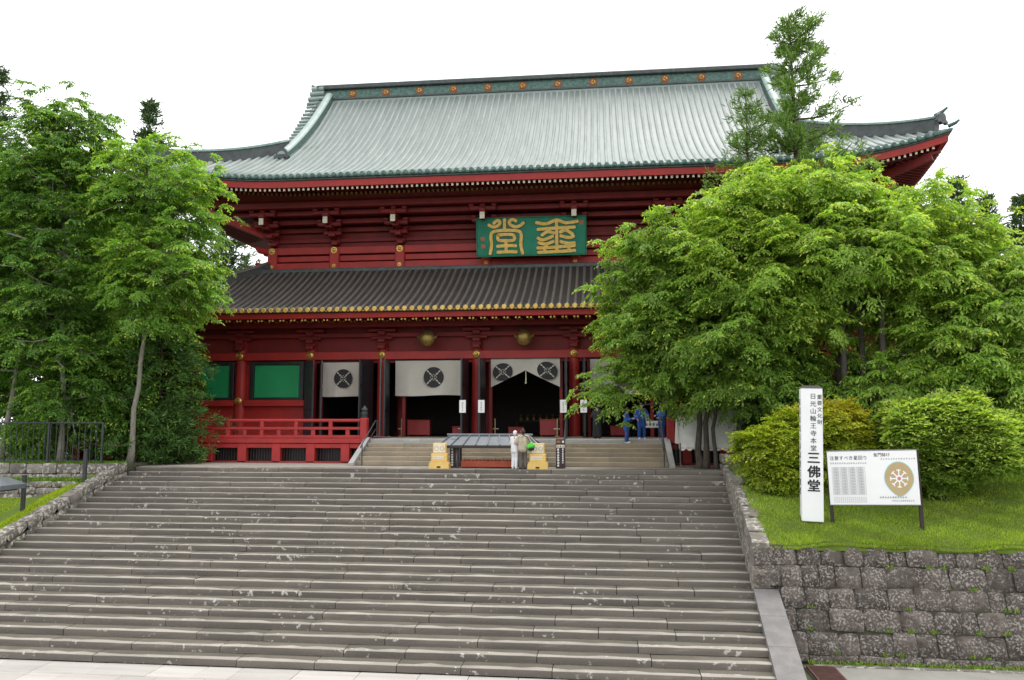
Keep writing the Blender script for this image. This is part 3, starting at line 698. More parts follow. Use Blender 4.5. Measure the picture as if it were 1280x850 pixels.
# inside the hall
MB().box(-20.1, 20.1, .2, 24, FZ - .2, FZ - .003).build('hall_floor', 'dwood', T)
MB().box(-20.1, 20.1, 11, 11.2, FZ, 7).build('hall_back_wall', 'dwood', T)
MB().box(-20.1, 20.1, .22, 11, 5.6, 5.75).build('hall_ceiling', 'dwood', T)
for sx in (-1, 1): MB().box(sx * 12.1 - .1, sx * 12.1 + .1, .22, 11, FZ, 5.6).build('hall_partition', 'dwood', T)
MB().box(-24, 24, .3, 24.5, -.0, FZ - .25).build('podium_core', 'dark', T)
for x in (-7.95, -2.65, 2.65, 7.95): MB().tube([(x, 4.2, FZ), (x, 4.2, 5.6)], .27, 14).build('inner_column', 'redd', T, True)
for x in (-6.75, -3.42, -1.92, 1.92, 3.42, 6.75, -11.5, -8.72): MB().cbox(x - .09, x + .09, .02, .24, FZ, 5.3, .01).build('door_jamb', 'redd', T)
# folding doors, black, swung outwards beside the columns
def door(x, ang, w, m='black'):
    d = obj('folding_door', MB().cbox(-.045, .045, -w, 0, 0, 4.12, .012).mesh('folding_door', m), T, (x, -.32, FZ + .03), (0, 0, ang))
    for z0, z1 in ((.2, 1.25), (1.45, 2.6), (2.8, 3.9)):
        for s_ in (-1, 1): obj('door_panel', MB().cbox(-.018, .018, -w + .1, -.1, z0, z1, .01).mesh('door_panel', 'greyblk' if m == 'greyblk' else 'black'), d, (s_ * .05, 0, 0))
    return d
for x in (-3.12, 3.12, -2.18, 2.18): door(x, RAD(4) * (1 if x > 0 else -1), 1.45)
for x in (-7.5, 7.5): door(x, RAD(6), 1.5)
door(-8.42, RAD(-12), 1.5); door(8.42, RAD(12), 1.5)
door(-12.3, RAD(38), 1.5, 'greyblk'); door(-11.35, RAD(20), .9); door(12.3, RAD(-38), 1.5, 'greyblk')
MB().tube([(-7.95, -.44, FZ), (-7.95, -.44, 5.45)], .05, 8).build('rain_pipe', 'pipe', T, True)
# --- veranda left and right of the steps
VF = -5.8
def veranda(x0, x1, newel):
    v = MB().box(x0, x1, VF + .05, .3, FZ - .16, FZ - .02).build('veranda', 'red', T)
    MB().cbox(x0, x1, VF - .06, VF + .12, FZ - .22, FZ + .0, .02).build('edge_beam', 'redbright', v)
    MB().cbox(x0, x1, VF + .02, VF + .2, FZ - .46, FZ - .24, .02).build('under_beam', 'redbright', v)
    n = round((x1 - x0) / 1.70); 
    ups = [x0 + (x1 - x0) * i / n for i in range(n + 1)]
    for i, x in enumerate(ups):
        if i < n:
            MB().cbox(x + .55, x + .98, VF - .02, VF + .3, 0, FZ - .24, .02).build('veranda_post', 'redbright', v)
        if abs(x - newel) > .4: MB().cbox(x - .09, x + .09, VF + .03, VF + .17, FZ, FZ + .83, .015).build('rail_post', 'redbright', v)
        if i < n: MB().cbox(x + .75, x + .95, VF + .05, VF + .15, FZ + .14, FZ + .44, .01).build('strut', 'redbright', v)
    for z0, z1 in ((FZ + .02, FZ + .16), (FZ + .42, FZ + .55)): MB().cbox(x0, x1, VF + .01, VF + .19, z0, z1, .015).build('rail', 'redbright', v)
    MB().tube([(x0, VF + .1, FZ + .86), (x1, VF + .1, FZ + .86)], .075, 8).build('top_rail', 'redbright', v, True)
    MB().cbox(x0, x1, VF - .02, VF + .25, -.0, .07, .01).build('ground_sill', 'redbright', v)
    MB().box(x0, x1, VF + .7, VF + .8, 0, FZ - .2).build('dark_backing', 'black', v)
    for i in range(int((x1 - x0) / .14)): MB().box(x0 + i * .14, x0 + i * .14 + .04, VF + .3, VF + .36, .07, FZ - .4).build('lattice_bar', 'dwood', v) if x0 + i * .14 > -15.4 and x0 + i * .14 < 11.5 else None
    nw = MB().cbox(newel - .17, newel + .17, VF - .1, VF + .24, FZ - .2, FZ + .98, .03).build('newel_post', 'redbright', v)
    MB().lathe([(.15, 0), (.16, .05), (.12, .08), (.14, .12), (.16, .22), (.15, .30), (.09, .34), (.16, .37), (.15, .42), (.08, .5), (.02, .58), (0, .6)], 14, (newel, VF + .07, FZ + .98)).build('newel_cap', 'metal', v, True)
veranda(-22.6, -7.15, -7.2); veranda(7.15, 22.6, 7.2)
# --- stone steps up to the hall
TS = setting('temple_steps', MB().add([(x, y, z) for x in (-6.9, 6.9) for y, z in ((-7.8, .02), (-5.7, .95), (.2, .95), (.2, .02))], [(0, 1, 5, 4), (1, 2, 6, 5), (0, 4, 7, 3), (0, 3, 2, 1), (4, 5, 6, 7)]).mesh('temple_steps', 'dark'))
r6 = random.Random(8)
for k in range(1, 6):
    y, z, x = VF - k * .42, FZ - k * .19, -6.88
    while x < 6.86:
        L = r6.uniform(1.4, 3.1)
        if 6.88 - x - L < 1: L = 6.88 - x
        obj('step_stone', step_stone_mesh(L - .01, .5, .19, r6, 'tstep'), TS, (x + L / 2, y, z + r6.uniform(-.004, .004))); x += L
x = -6.88
while x < 6.86:
    L = r6.uniform(1.6, 2.6)
    if 6.88 - x - L < 1: L = 6.88 - x
    obj('edge_stone', step_stone_mesh(L - .01, .7, .19, r6, 'edgestone', 'edge_stone'), TS, (x + L / 2, VF, FZ - .002)); x += L
obj('landing', MB().box(-6.9, 6.9, VF + .68, .3, FZ - .1, FZ - .012).mesh('landing', 'tstep'), TS)
for sx in (-1, 1):
    MB().add([(sx * a, y, z) for a in (6.9, 7.14) for y, z in ((-8.25, .0), (-8.25, .12), (VF + .0, FZ + .06), (VF + .3, FZ + .06), (VF + .3, 0))],
             [(0, 1, 2, 3, 4), (5, 9, 8, 7, 6), (0, 5, 6, 1), (1, 6, 7, 2), (2, 7, 8, 3)]).build('cheek_stone', 'edgestone', TS)
# ------------------------------------------------------------------ things on and around the temple
def ribbon(b, pts, w, t, y0=0.0):                     # flat brush stroke in the XZ plane, facing -Y
    pts = [Vector((p[0], p[1])) for p in pts]
    Q = [pts[0]]
    for i in range(len(pts) - 1):
        a, c = pts[i], pts[i + 1]; p_, n_ = pts[max(0, i - 1)], pts[min(len(pts) - 1, i + 2)]
        for k in range(1, 4):
            u = k / 3; Q.append(.5 * ((2 * a) + (-p_ + c) * u + (2 * p_ - 5 * a + 4 * c - n_) * u * u + (-p_ + 3 * a - 3 * c + n_) * u ** 3))
    Lf, Rt = [], []
    for i, p in enumerate(Q):
        d = Q[min(i + 1, len(Q) - 1)] - Q[max(0, i - 1)]; d = d.normalized() if d.length else Vector((1, 0)); n = Vector((-d.y, d.x)) * w / 2
        if i == 0: Lf.append(p - d * w * .3 + n * .5); Rt.append(p - d * w * .3 - n * .5)
        Lf.append(p + n); Rt.append(p - n)
        if i == len(Q) - 1: Lf.append(p + d * w * .3 + n * .5); Rt.append(p + d * w * .3 - n * .5)
    m = len(Lf); V = [(p.x, y0 - tt, p.y) for tt in (0, t) for p in Lf + Rt]; F = []
    for i in range(m - 1):
        F += [(2 * m + i, 2 * m + i + 1, 3 * m + i + 1, 3 * m + i), (i, i + 1, 2 * m + i + 1, 2 * m + i), (m + i, m + i + 1, 3 * m + i + 1, 3 * m + i)]
    F += [(0, m, 3 * m, 2 * m), (m - 1, 2 * m - 1, 4 * m - 1, 3 * m - 1)]
    return b.add(V, F)
# plaque
pq = thing('plaque', 'green plaque with two large gold seal-script characters under the upper eaves', 'plaque', (.13, 2.35, 11.62)); pq.rotation_euler = (RAD(9), 0, 0)
PW, PH = 6.3, 2.16
MB().cbox(-PW / 2, PW / 2, -.06, .06, 0, PH, .02).build('board', 'plaqueg', pq)
for x0, x1, z0, z1 in ((-PW / 2 - .05, PW / 2 + .05, -.06, .0), (-PW / 2 - .05, PW / 2 + .05, PH, PH + .06), (-PW / 2 - .06, -PW / 2, 0, PH), (PW / 2, PW / 2 + .06, 0, PH)):
    MB().cbox(x0, x1, -.09, .07, z0, z1, .015).build('frame_strip', 'plaqueg', pq)
def mp(x, y): return ((x - 642) / 1022 * PW, (1 - (y - 180 + (x - 642) * .018) / 345) * PH)
CL = [[(395, 195), (393, 285)], [(290, 232), (330, 203), (352, 228), (325, 256), (285, 264), (242, 245)], [(452, 250), (438, 218), (470, 197), (505, 212)],
      [(455, 250), (500, 266), (545, 252), (575, 226)], [(252, 515), (268, 430), (262, 345), (290, 308), (395, 297), (515, 302), (550, 335), (545, 430), (562, 512)],
      [(330, 340), (405, 334), (475, 340), (482, 385), (405, 392), (332, 385), (330, 340)], [(320, 445), (410, 438), (500, 440)], [(405, 395), (405, 490)], [(322, 500), (410, 495), (505, 497)]]
CR = [[(692, 228), (790, 240), (885, 205), (970, 232), (1082, 218)], [(885, 200), (885, 490)], [(707, 292), (800, 284), (960, 276), (1055, 272)], [(745, 345), (800, 312), (862, 325)], [(915, 318), (975, 300), (1035, 338)],
      [(706, 370), (760, 388), (850, 352)], [(920, 350), (1000, 368), (1046, 352)], [(712, 412), (775, 426), (855, 402)], [(920, 404), (990, 420), (1052, 416)], [(702, 462), (850, 456), (1056, 440)],
      [(706, 502), (880, 496), (1056, 486)], [(790, 420), (770, 480)], [(985, 415), (1000, 478)]]
for chars in (CL, CR):
    b = MB(); k2 = MB()
    for i, s in enumerate(chars):
        ribbon(b, [mp(*p) for p in s], .185, .05, -.065 - .0012 * i); ribbon(k2, [mp(*p) for p in s], .235, .003, -.061 - .0001 * i)
    o = b.build('gold_character', 'goldp', pq); k2.build('character_edge', 'dwood', o)
for (x, y) in ((183, 375), (187, 443), (1118, 228)):
    u, v = mp(x, y); MB().cbox(u - .13, u + .13, -.075, -.061, v - .12, v + .12, .01).build('seal_mark', 'seal', pq)
# round gongs under the lower eave
for x, lb in ((-5.25, 'aged brass gong hanging over the bay with the plain white curtain and the red box'), (.02, 'aged brass gong hanging over the entrance with the parted curtain')):
    g = thing('gong', lb, 'gong', (x, -1.0, 6.02), 0, 'brass gongs under the lower eave')
    MB().lathe([(0, .20), (.12, .195), (.24, .17), (.33, .12), (.39, .07), (.42, .05), (.42, -.06), (.36, -.10), (.15, -.14), (0, -.17)], 24, (0, 0, .42), 'y').build('drum', 'brass', g, True)
    for s in (-1, 1):
        MB().tube([(s * .38, 0, .46), (s * .5, 0, .5), (s * .52, 0, .58)], [.07, .06, .04], 8).build('ear', 'brass', g, True)
        MB().tube([(s * .2, 0, .78), (s * .2, 0, 1.35)], .012, 5).build('chain', 'metal', g)
# curtains
def curtain(label, x0, x1, zt, fb, n=30, seed=1, emblems=()):
    r = random.Random(seed); c = thing('curtain', label, 'curtain', ((x0 + x1) / 2, -.14, zt), 0, 'white crest curtains across the open bays'); hw = (x1 - x0) / 2; P = []
    ph = r.uniform(0, 6)
    for i in range(9):
        v = i / 8; row = []
        for j in range(n + 1):
            u = -1 + 2 * j / n; zb = fb(u); y = (.02 + .05 * v) * math.sin(u * 7 + ph + v) + .015 * math.sin(u * 19 + 2 * ph) * v
            row.append((u * hw, y - .04, zb * v - (0 if v else 0)))
        P.append(row)
    b = MB().grid(P); b.add([(x, y + .012, z) for x, y, z in b.V], b.F); b.build('cloth', 'cloth', c, 'all')
    MB().tube([(-hw - .08, 0, .03), (hw + .08, 0, .03)], .035, 8).build('curtain_pole', 'dwood', c, True)
    for (ex, ez, rx, rz, sk) in emblems:
        e = MB(); N = 32; V = [(ex + rx * math.cos(2 * math.pi * k / N), -.125, ez + rz * math.sin(2 * math.pi * k / N) + sk * rx * math.cos(2 * math.pi * k / N)) for k in range(N)]
        e.add(V + [(x, y + .014, z) for x, y, z in V], [tuple(range(N)), tuple(range(N, 2 * N))[::-1]] + [(k, (k + 1) % N, (k + 1) % N + N, k + N) for k in range(N)])
        eo = e.build('crest', 'ink', c)
        w2 = MB()
        F2 = lambda a, q: (ex + rx * q * math.cos(a), ez + rz * q * math.sin(a) + sk * rx * q * math.cos(a))
        for k in range(4):
            a = math.pi / 4 + k * math.pi / 2
            ribbon(w2, [F2(a, .1), F2(a, .97)], .035, .004, -.128); ribbon(w2, [F2(a + .16, .42), F2(a, .62), F2(a - .16, .42)], .022, .004, -.1285)
            ribbon(w2, [F2(a + .785 + t, .30 - .1 * abs(t)) for t in (-.4, 0, .4)], .02, .004, -.1282)
            w2.lathe([(.045, .0), (.045, .006), (0, .006)], 8, (F2(a, .82)[0], -.128, F2(a, .82)[1]), 'y')
        w2.build('crest_lines', 'cloth', eo)
flat = lambda z, s=0: (lambda u: -z + s * math.sin(u * 3))
curtain('white curtain with one round black crest beside the grey folded door', -11.40, -8.76, 5.24, flat(1.9, .015), seed=2, emblems=((-.05, -.98 + .08, .52, .52, 0),))
curtain('wide white curtain with one round black crest over a red box', -7.2, -3.5, 5.30, flat(1.92, .03), seed=3, emblems=((.32, -.92, .56, .56, 0),))
curtain('parted white curtain drawn up to a point between two black crests', -1.88, 1.88, 5.36, lambda u: -.62 - .92 * abs(u) ** .95, seed=4, emblems=((-1.22, -.72, .55, .48, .06), (1.2, -.66, .55, .48, -.10)))
curtain('white curtain with a black crest half hidden behind the leafy branches', 3.5, 7.2, 5.30, flat(1.92, .03), seed=6, emblems=((-.1, -.92, .56, .56, 0),))
tie = thing('curtain_tie', 'pale cord hanging from the raised middle of the parted curtain', 'cord', (0.02, -.06, 4.0)); MB().tube([(0, 0, .72), (.01, -.02, .3), (0, 0, .02)], [.02, .03, .035], 6).build('cord', 'ivory', tie); MB().lathe([(0, 0), (.05, .02), (.03, .12), (.02, .16)], 8).build('tassel', 'ivory', tie)
# paper notices on the doors (illegible lettering as short strokes)
def strokes(b, x0, x1, z0, z1, rows, cols, y, seed, w=.012):
    r = random.Random(seed)
    for i in range(rows):
        for j in range(cols):
            cx = x0 + (x1 - x0) * (j + .5) / cols; cz = z1 - (z1 - z0) * (i + .5) / rows; s = min((x1 - x0) / cols, (z1 - z0) / rows) * .38
            for k in range(r.choice((2, 3, 3))): zz = cz - s + 2 * s * (k + .3) / 3; ribbon(b, [(cx - s * r.uniform(.6, 1), zz), (cx + s * r.uniform(.6, 1), zz + s * .1)], w, .002, y - .0003 * k)
            ribbon(b, [(cx + r.uniform(-.3, .3) * s, cz + s), (cx + r.uniform(-.3, .3) * s, cz - s)], w, .002, y - .0012)
for x, lb in ((-3.13, 'white paper notice on the door outside the left red entrance column'), (-2.14, 'white paper notice on the door inside the left red entrance column'), (2.13, 'white paper notice on the door inside the right red entrance column'), (3.17, 'white paper notice on the door outside the right red entrance column')):
    t = thing('notice', lb, 'notice', (x, -1.86, 2.42), 0, 'paper notices on the entrance doors')
    MB().cbox(-.17, .17, -.012, .012, 0, .66, .003).build('sheet', 'white', t); b = MB(); strokes(b, -.1, .1, .08, .58, 4, 1, -.013, int(x * 100) + 999, .018); b.build('print', 'greyink', t)
# red boxes and rails inside the hall
for i, (x, wd, h, y, lb) in enumerate(((-6.25, 1.3, .92, 1.5, 'square red box standing behind the wide white curtain'), (-3.95, .7, .55, 1.5, 'small red box by the left entrance column inside the hall'),
                   (-.73, .8, .52, 1.6, 'low red box left of the opening inside the parted curtain'), (1.15, 1.0, .95, 1.5, 'tall red box right of the opening inside the parted curtain'), (5.0, .9, .6, 1.2, 'red box behind the men in blue'))):
    t = thing('red_box', lb, 'box', (x, y, FZ), 0, 'red boxes inside the hall')
    MB().cbox(-wd / 2, wd / 2, 0, .5, .06, h - .06, .015).build('case', 'boxred', t); MB().cbox(-wd / 2 - .03, wd / 2 + .03, -.03, .53, h - .06, h, .012).build('lid', 'boxred', t)
    for s in (-1, 1): MB().cbox(s * (wd / 2 - .08) - .05, s * (wd / 2 - .08) + .05, .02, .48, 0, .06, .01).build('foot', 'dwood', t)
for i, x in enumerate((-3.62, -1.75, 1.68, -7.0)):
    t = thing('barrier_stand', ('pale barrier post beside the wide white curtain', 'pale barrier post inside the parted curtain on its left', 'pale barrier post inside the parted curtain on its right', 'pale barrier post by the rain pipe column')[i], 'barrier post', (x, .6, FZ), 0, 'pale barrier posts in the doorways')
    MB().tube([(0, 0, 0), (0, 0, .98)], .035, 8).build('post', 'tan', t); MB().lathe([(.16, 0), (.16, .03), (.04, .06)], 12).build('base', 'tan', t); MB().tube([(-.2, 0, .42), (.2, 0, .42)], .025, 6).build('cross_piece', 'ivory', t)
t = thing('altar_table', 'dark altar table with dim brass vessels deep inside the hall', 'altar', (.3, 6.5, FZ))
MB().cbox(-1.6, 1.6, -.35, .35, .8, .9, .02).build('top', 'dwood', t)
for sx in (-1, 1):
    for sy in (-1, 1): MB().cbox(sx * 1.45 - .06, sx * 1.45 + .06, sy * .25 - .06, sy * .25 + .06, 0, .8, .01).build('leg', 'dwood', t)
for i in range(7): MB().lathe([(.1, 0), (.12, .1), (.05, .22), (.09, .34), (0, .36)], 10, (-1.2 + i * .4, 0, .9)).build('vessel', 'brass', t, True)
# handrails on the temple steps
def handrail(x, label, m='metal'):
    t = thing('handrail', label, 'handrail', (x, VF, 0), 0, 'black handrails on the temple steps')
    top = [(0, .25, FZ + .85), (0, -.05, FZ + .85), (0, -2.15, .95), (0, -2.35, .80)]
    MB().tube(top, .03, 8).build('rail', m, t, True)
    for y in (.2, -2.1): z = FZ if y > 0 else .02; MB().tube([(0, y, z), (0, y, FZ + .85 if y > 0 else .97)], .026, 8).build('post', m, t, True)
    MB().tube([(0, .2, FZ + .45), (0, -.05, FZ + .45), (0, -2.1, .55)], .02, 6).build('lower_rail', m, t, True)
handrail(-6.62, 'black pipe handrail on the temple steps by the newel post'); handrail(2.42, 'black pipe handrail in the middle of the temple steps'); handrail(6.72, 'black pipe handrail on the temple steps by the white tent')
# offering shelter
t = thing('offering_shelter', 'small grey-roofed shelter over a long orange-red offering box', 'shelter', (-.72, -8.8, 0))
P = [[(-1.75 - .5 * abs(v), v * .62, 1.36 - .40 * abs(v) ** .9), (1.75 + .5 * abs(v), v * .62, 1.36 - .40 * abs(v) ** .9)] for v in (-1, -.5, 0, .5, 1)]
b = MB().grid(P); b.add([(x, y, z - .05) for x, y, z in b.V], b.F); rf = b.build('roof', 'greyroof', t)
for k in range(9):
    x = -1.8 + k * .45
    for s in (-1, 1): MB().obox((x * .93, s * .02, 1.385), (x * 1.16, s * .63, .985), .035, .035).build('roof_seam', 'greyroof', rf)
MB().tube([(-1.85, 0, 1.39), (1.85, 0, 1.39)], .05, 8).build('ridge_cap', 'greyroof', rf, True)
for s in (-1, 1): MB().cbox(-2.25, 2.25, s * .6 - .04, s * .6 + .04, .84, .94, .01).build('eave_beam', 'dwood', rf)
for sx in (-1, 1):
    for sy in (-1, 1): MB().cbox(sx * 1.32 - .045, sx * 1.32 + .045, sy * .38 - .045, sy * .38 + .045, 0, .98, .01).build('leg', 'metal', t)
bx = MB().cbox(-1.2, 1.2, -.32, .32, .03, .3, .02).build('offering_box', 'orange', t)
for k in range(14): MB().cbox(-1.13 + k * .165, -1.05 + k * .165, -.28, .28, .302, .325, .005).build('slat', 'orange', bx)
# yellow stands
for x, lb in ((-2.72, 'yellow stepped stand with two rings on its panel left of the offering shelter'), (1.42, 'yellow stepped stand with two rings on its panel right of the offering shelter')):
    t = thing('yellow_stand', lb, 'stand', (x, -9.35, 0), 0, 'yellow stands by the offering shelter')
    MB().prism([(-.42, 0), (.42, 0), (.42, .18), (.36, .30), (-.36, .30), (-.42, .18)], .5).build('base', 'yellow', t)
    MB().cbox(-.34, .34, -.45, -.08, .29, .62, .02).build('tier', 'yellow', t); MB().cbox(-.28, .28, -.38, -.14, .61, 1.06, .02).build('back_panel', 'yellow', t)
    MB().cbox(-.24, .24, -.40, -.381, .66, 1.0, .005).build('white_panel', 'ivory', t)
    for s in (-1, 1):
        ribbon(MB(), [(s * .12 + .085 * math.cos(2 * math.pi * k / 12), .83 + .085 * math.sin(2 * math.pi * k / 12)) for k in range(13)], .022, .005, -.4005).build('ring', 'tan', t)
    MB().cbox(-.27, .2, -.462, -.45, .38, .52, .004).build('label_strip', 'ivory', t); MB().cbox(-.08, .08, -.515, -.5, .03, .10, .01).build('slot', 'ink', t)
    b = MB(); strokes(b, -.24, .18, .39, .51, 1, 5, -.463, 77, .008); b.build('print', 'greyink', t)
# brown sign stands
for x, lb in ((-2.2, 'narrow brown sign with white writing left of the offering shelter'), (2.33, 'narrow brown sign with white writing by the middle handrail')):
    t = thing('brown_sign', lb, 'sign', (x, -9.0, 0), 0, 'brown signs by the offering shelter')
    MB().cbox(-.2, .2, -.03, .03, .0, 1.22, .01).build('board', 'brownsign', t)
    MB().cbox(-.17, .17, -.036, -.03, .86, .98, .003).build('white_band', 'ivory', t); MB().cbox(-.17, .0, -.036, -.03, 1.06, 1.16, .003).build('red_band', 'seal', t)
    b = MB(); strokes(b, .02, .19, 1.05, 1.17, 1, 1, -.0315, 5, .02); strokes(b, -.18, -.02, .06, .84, 7, 1, -.0315, 6, .022); strokes(b, .02, .17, .2, .84, 8, 1, -.0315, 7, .014); b.build('print', 'white', t)
    b = MB(); strokes(b, -.16, .16, .87, .97, 1, 3, -.0365, 9, .012); b.build('band_print', 'ink', t)
# white table sign beside the men
t = thing('table_sign', 'white sign board on thin legs beside the men in blue', 'sign', (6.43, -4.6, FZ))
MB().cbox(-.36, .36, -.02, .02, .52, .84, .008).build('board', 'white', t); b = MB(); strokes(b, -.33, .33, .56, .8, 1, 4, -.021, 31, .022); b.build('print', 'ink', t)
for s in (-1, 1): MB().tube([(s * .3, 0, 0), (s * .3, 0, .84)], .018, 6).build('leg', 'metal', t)
# white tent
t = thing('tent', 'white canvas tent with a scalloped valance in front of the red veranda', 'tent', (9.1, -7.2, 0))
hw = 1.78; P = []
for i, v in enumerate(frange(0, 1, 9)):
    P.append([(u * hw, -1.0 + .95 * v, 1.0 + 1.45 * v + .04 * math.sin(u * 9 + v * 5) * (1 - v) - .10 * math.sin(math.pi * v)) for u in frange(-1, 1, 21)])
b = MB().grid(P); b.add([(x, .02 - y - .12, z) for x, y, z in b.V], b.F); b.build('canopy', 'canvas', t, 'all')
vb = MB(); n = 60
vb.grid([[(-hw + 2 * hw * k / n, -1.005 + .012 * math.sin(k), z) for k in range(n + 1)] for z in (1.02, .82)])
bot = [(-hw + 2 * hw * k / n, -1.005 + .012 * math.sin(k), .82 - .10 * abs(math.sin(math.pi * k / 5))) for k in range(n + 1)]
vb.grid([[(p[0], p[1], .82) for p in bot], bot]); vb.build('valance', 'canvas', t); 
MB().box(-hw, hw, -1.015, -1.0, .83, .85).build('valance_hem', 'seal', t)
for s in (-1, 1):
    MB().prism([(-1.0, 1.0), (-.05, 2.45), (.9, 1.0)], .01, lambda u, v, w_, s=s: (s * (hw - .01 + w_), u, v)).build('end_flap', 'canvas', t)
    for y in (-1.0, .88): MB().tube([(s * (hw - .05), y, 0), (s * (hw - .05), y, 1.05)], .03, 8).build('pole', 'wood', t)
# ------------------------------------------------------------------ signs on the bank
t = thing('sign_post', 'tall white square post with black brush lettering on the grass bank', 'sign post', (10.34, -17.35, -1.16), RAD(-9)); t.rotation_euler = (0, RAD(1.6), RAD(-9))
MB().cbox(-.31, .31, -.31, .31, .12, 4.12, .02).build('post', 'white', t)
MB().add([(-.32, -.32, 4.12), (.32, -.32, 4.12), (.32, .32, 4.12), (-.32, .32, 4.12), (-.24, -.24, 4.2), (.24, -.24, 4.2), (.24, .24, 4.2), (-.24, .24, 4.2)], [(3, 2, 1, 0), (4, 5, 6, 7), (0, 1, 5, 4), (1, 2, 6, 5), (2, 3, 7, 6), (3, 0, 4, 7)]).build('cap', 'dwood', t)
MB().cbox(-.26, .26, -.26, .26, -.3, .12, .02).build('foot', 'dwood', t)
for i, ch in enumerate('重要文化財'): letters(ch, .15, 'ink', t, (.225, -.314, 3.86 - i * .19))
for i, ch in enumerate('日光山輪王寺本堂'): letters(ch, .185, 'ink', t, (.04, -.314, 3.87 - i * .222))
for i, ch in enumerate('三佛堂'):
    for k, dx in enumerate((0, .011, -.011, .0, .0)): letters(ch, .38, 'ink', t, (.04 + dx, -.314 - .0004 * k, 2.02 - i * .41 + (0, 0, 0, .008, -.008)[k]))
for i in range(11): letters('日光山輪王寺本堂三佛堂'[i], .22, 'ink', t, (-.314, .0, 3.7 - i * .27), 0, (0, 0, -math.pi / 2))
t = thing('notice_board', 'wide white notice board on two dark posts with a tan wheel emblem', 'notice board', (12.08, -17.75, -1.34), RAD(-10)); t.rotation_euler = (0, RAD(-1.6), RAD(-10)); t.scale = (.93, 1, 1)
BW, B0, B1 = 2.64, .84, 2.42
for s in (-1, 1): MB().cbox(s * 1.28 - .055 + (.05 if s > 0 else 0), s * 1.28 + .055 + (.05 if s > 0 else 0), -.03, .10, -.3, B1 - .04 if s < 0 else B1 + .02, .012).build('post', 'dwood', t)
MB().cbox(-BW / 2, BW / 2, -.07, -.03, B0, B1, .008).build('board', 'white', t)
for z in (B0 - .02, B1): MB().cbox(-BW / 2 - .02, BW / 2 + .02, -.08, -.02, z, z + .025, .004).build('frame_strip', 'pipe', t)
BY = -.072
for i, ch in enumerate('注意すべき星回り'): letters(ch, .135, 'ink', t, (-1.18 + i * .142, BY, 2.22))
for i, ch in enumerate('鬼門除け'): letters(ch, .12, 'ink', t, (.12 + i * .125, BY, 2.30))
b = MB(); strokes(b, -1.25, -.15, 2.03, 2.10, 1, 16, BY, 41, .008); strokes(b, .25, 1.28, 2.15, 2.21, 1, 14, BY, 42, .008); strokes(b, .15, .95, 1.02, 1.10, 1, 11, BY, 43, .012); strokes(b, .5, 1.15, .93, .99, 1, 11, BY, 44, .007)
strokes(b, -1.2, -.22, .90, 1.08, 3, 16, BY, 45, .004); b.build('print', 'greyink', t, kind='stuff')
b = MB()
for i in range(19): z = 1.14 + i * .045; ribbon(b, [(-1.2, z), (-.22, z)], .005, .002, BY)
for i in range(9): x = -1.2 + i * .1225; ribbon(b, [(x, 1.14), (x, 1.95)], .005, .002, BY - .0004)
for j in range(4):
    for i in range(18): z = 1.16 + i * .045; ribbon(b, [(-1.17 + j * .245, z), (-1.0 + j * .245, z)], .014, .002, BY - .0008)
b.build('table_lines', 'greyink', t)
def drop(s): return [(.76 + s * .43 * math.sin(a) * (1 - .38 * max(0, -math.cos(a)) ** 2), 1.60 + s * .50 * math.cos(a) * (1.0 if math.cos(a) > 0 else 1.05)) for a in [2 * math.pi * k / 40 for k in range(40)]]
MB().prism(drop(1.0), .004, lambda u, v, w_: (u, BY - w_, v)).build('emblem_border', 'teal', t); MB().prism(drop(.95), .003, lambda u, v, w_: (u, BY - .0045 - w_, v)).build('emblem', 'tan', t)
b = MB()
for k in range(8):
    a = math.pi * k / 4; ca, sa = math.cos(a), math.sin(a); q = lambda r_, o=0: (.76 + r_ * ca - o * sa, 1.60 + r_ * sa + o * ca)
    ribbon(b, [q(.08), q(.26)], .035, .003, BY - .008); ribbon(b, [q(.25, -.055), q(.235), q(.25, .055)], .03, .003, BY - .0085)
b.lathe([(.10, 0), (.10, .003), (.06, .003), (.06, 0)], 20, (.76, BY - .009, 1.6), 'y'); b.build('wheel', 'white', t)
MB().lathe([(.05, 0), (.05, .004), (0, .004)], 12, (.76, BY - .009, 1.6), 'y').build('hub', 'pink', t)
# ------------------------------------------------------------------ left terrace: railing, bollards, lamp
t = thing('railing', 'dark metal bar railing on the upper terrace wall in front of the thin trunks', 'railing', (-20.5, -11.1, .13))
x0, x1 = -5.5, 3.6
MB().cbox(x0, x1, -.03, .03, 1.74, 1.80, .01).build('top_rail', 'metal', t); MB().cbox(x0, x1, -.02, .02, .14, .18, .008).build('bottom_rail', 'metal', t)
bar = MB().box(-.012, .012, -.012, .012, .18, 1.74).mesh('bar', 'metal')
for k in range(35): obj('bar', bar, t, (x0 + .14 + k * .262, 0, 0))
for x in (x0 + .04, -1.4, 1.1, x1 - .04): MB().cbox(x - .04, x + .04, -.04, .04, -.1, 1.76, .01).build('post', 'metal', t)
for x, y, lb in ((-16.75, -12.4, 'dark square bollard where the grass wedge meets the upper terrace wall'), (-17.35, -15.0, 'dark square bollard on the bright grass beside the wide-capped lamp')):
    z = lbank(x, y) - .1; t = thing('bollard', lb, 'bollard', (x, y, z), 0, 'dark bollards along the left kerb')
    MB().cbox(-.065, .065, -.065, .065, 0, 1.42, .015).build('post', 'metal', t); MB().cbox(-.075, .075, -.075, .075, 1.40, 1.44, .01).build('cap', 'metal', t)
t = thing('lamp', 'low dark garden lamp with a wide hipped cap on the left grass', 'lamp', (-17.75, -16.2, lbank(-17.75, -16.2) - .1))
MB().cbox(-.07, .07, -.07, .07, 0, 1.62, .01).build('post', 'metal', t)
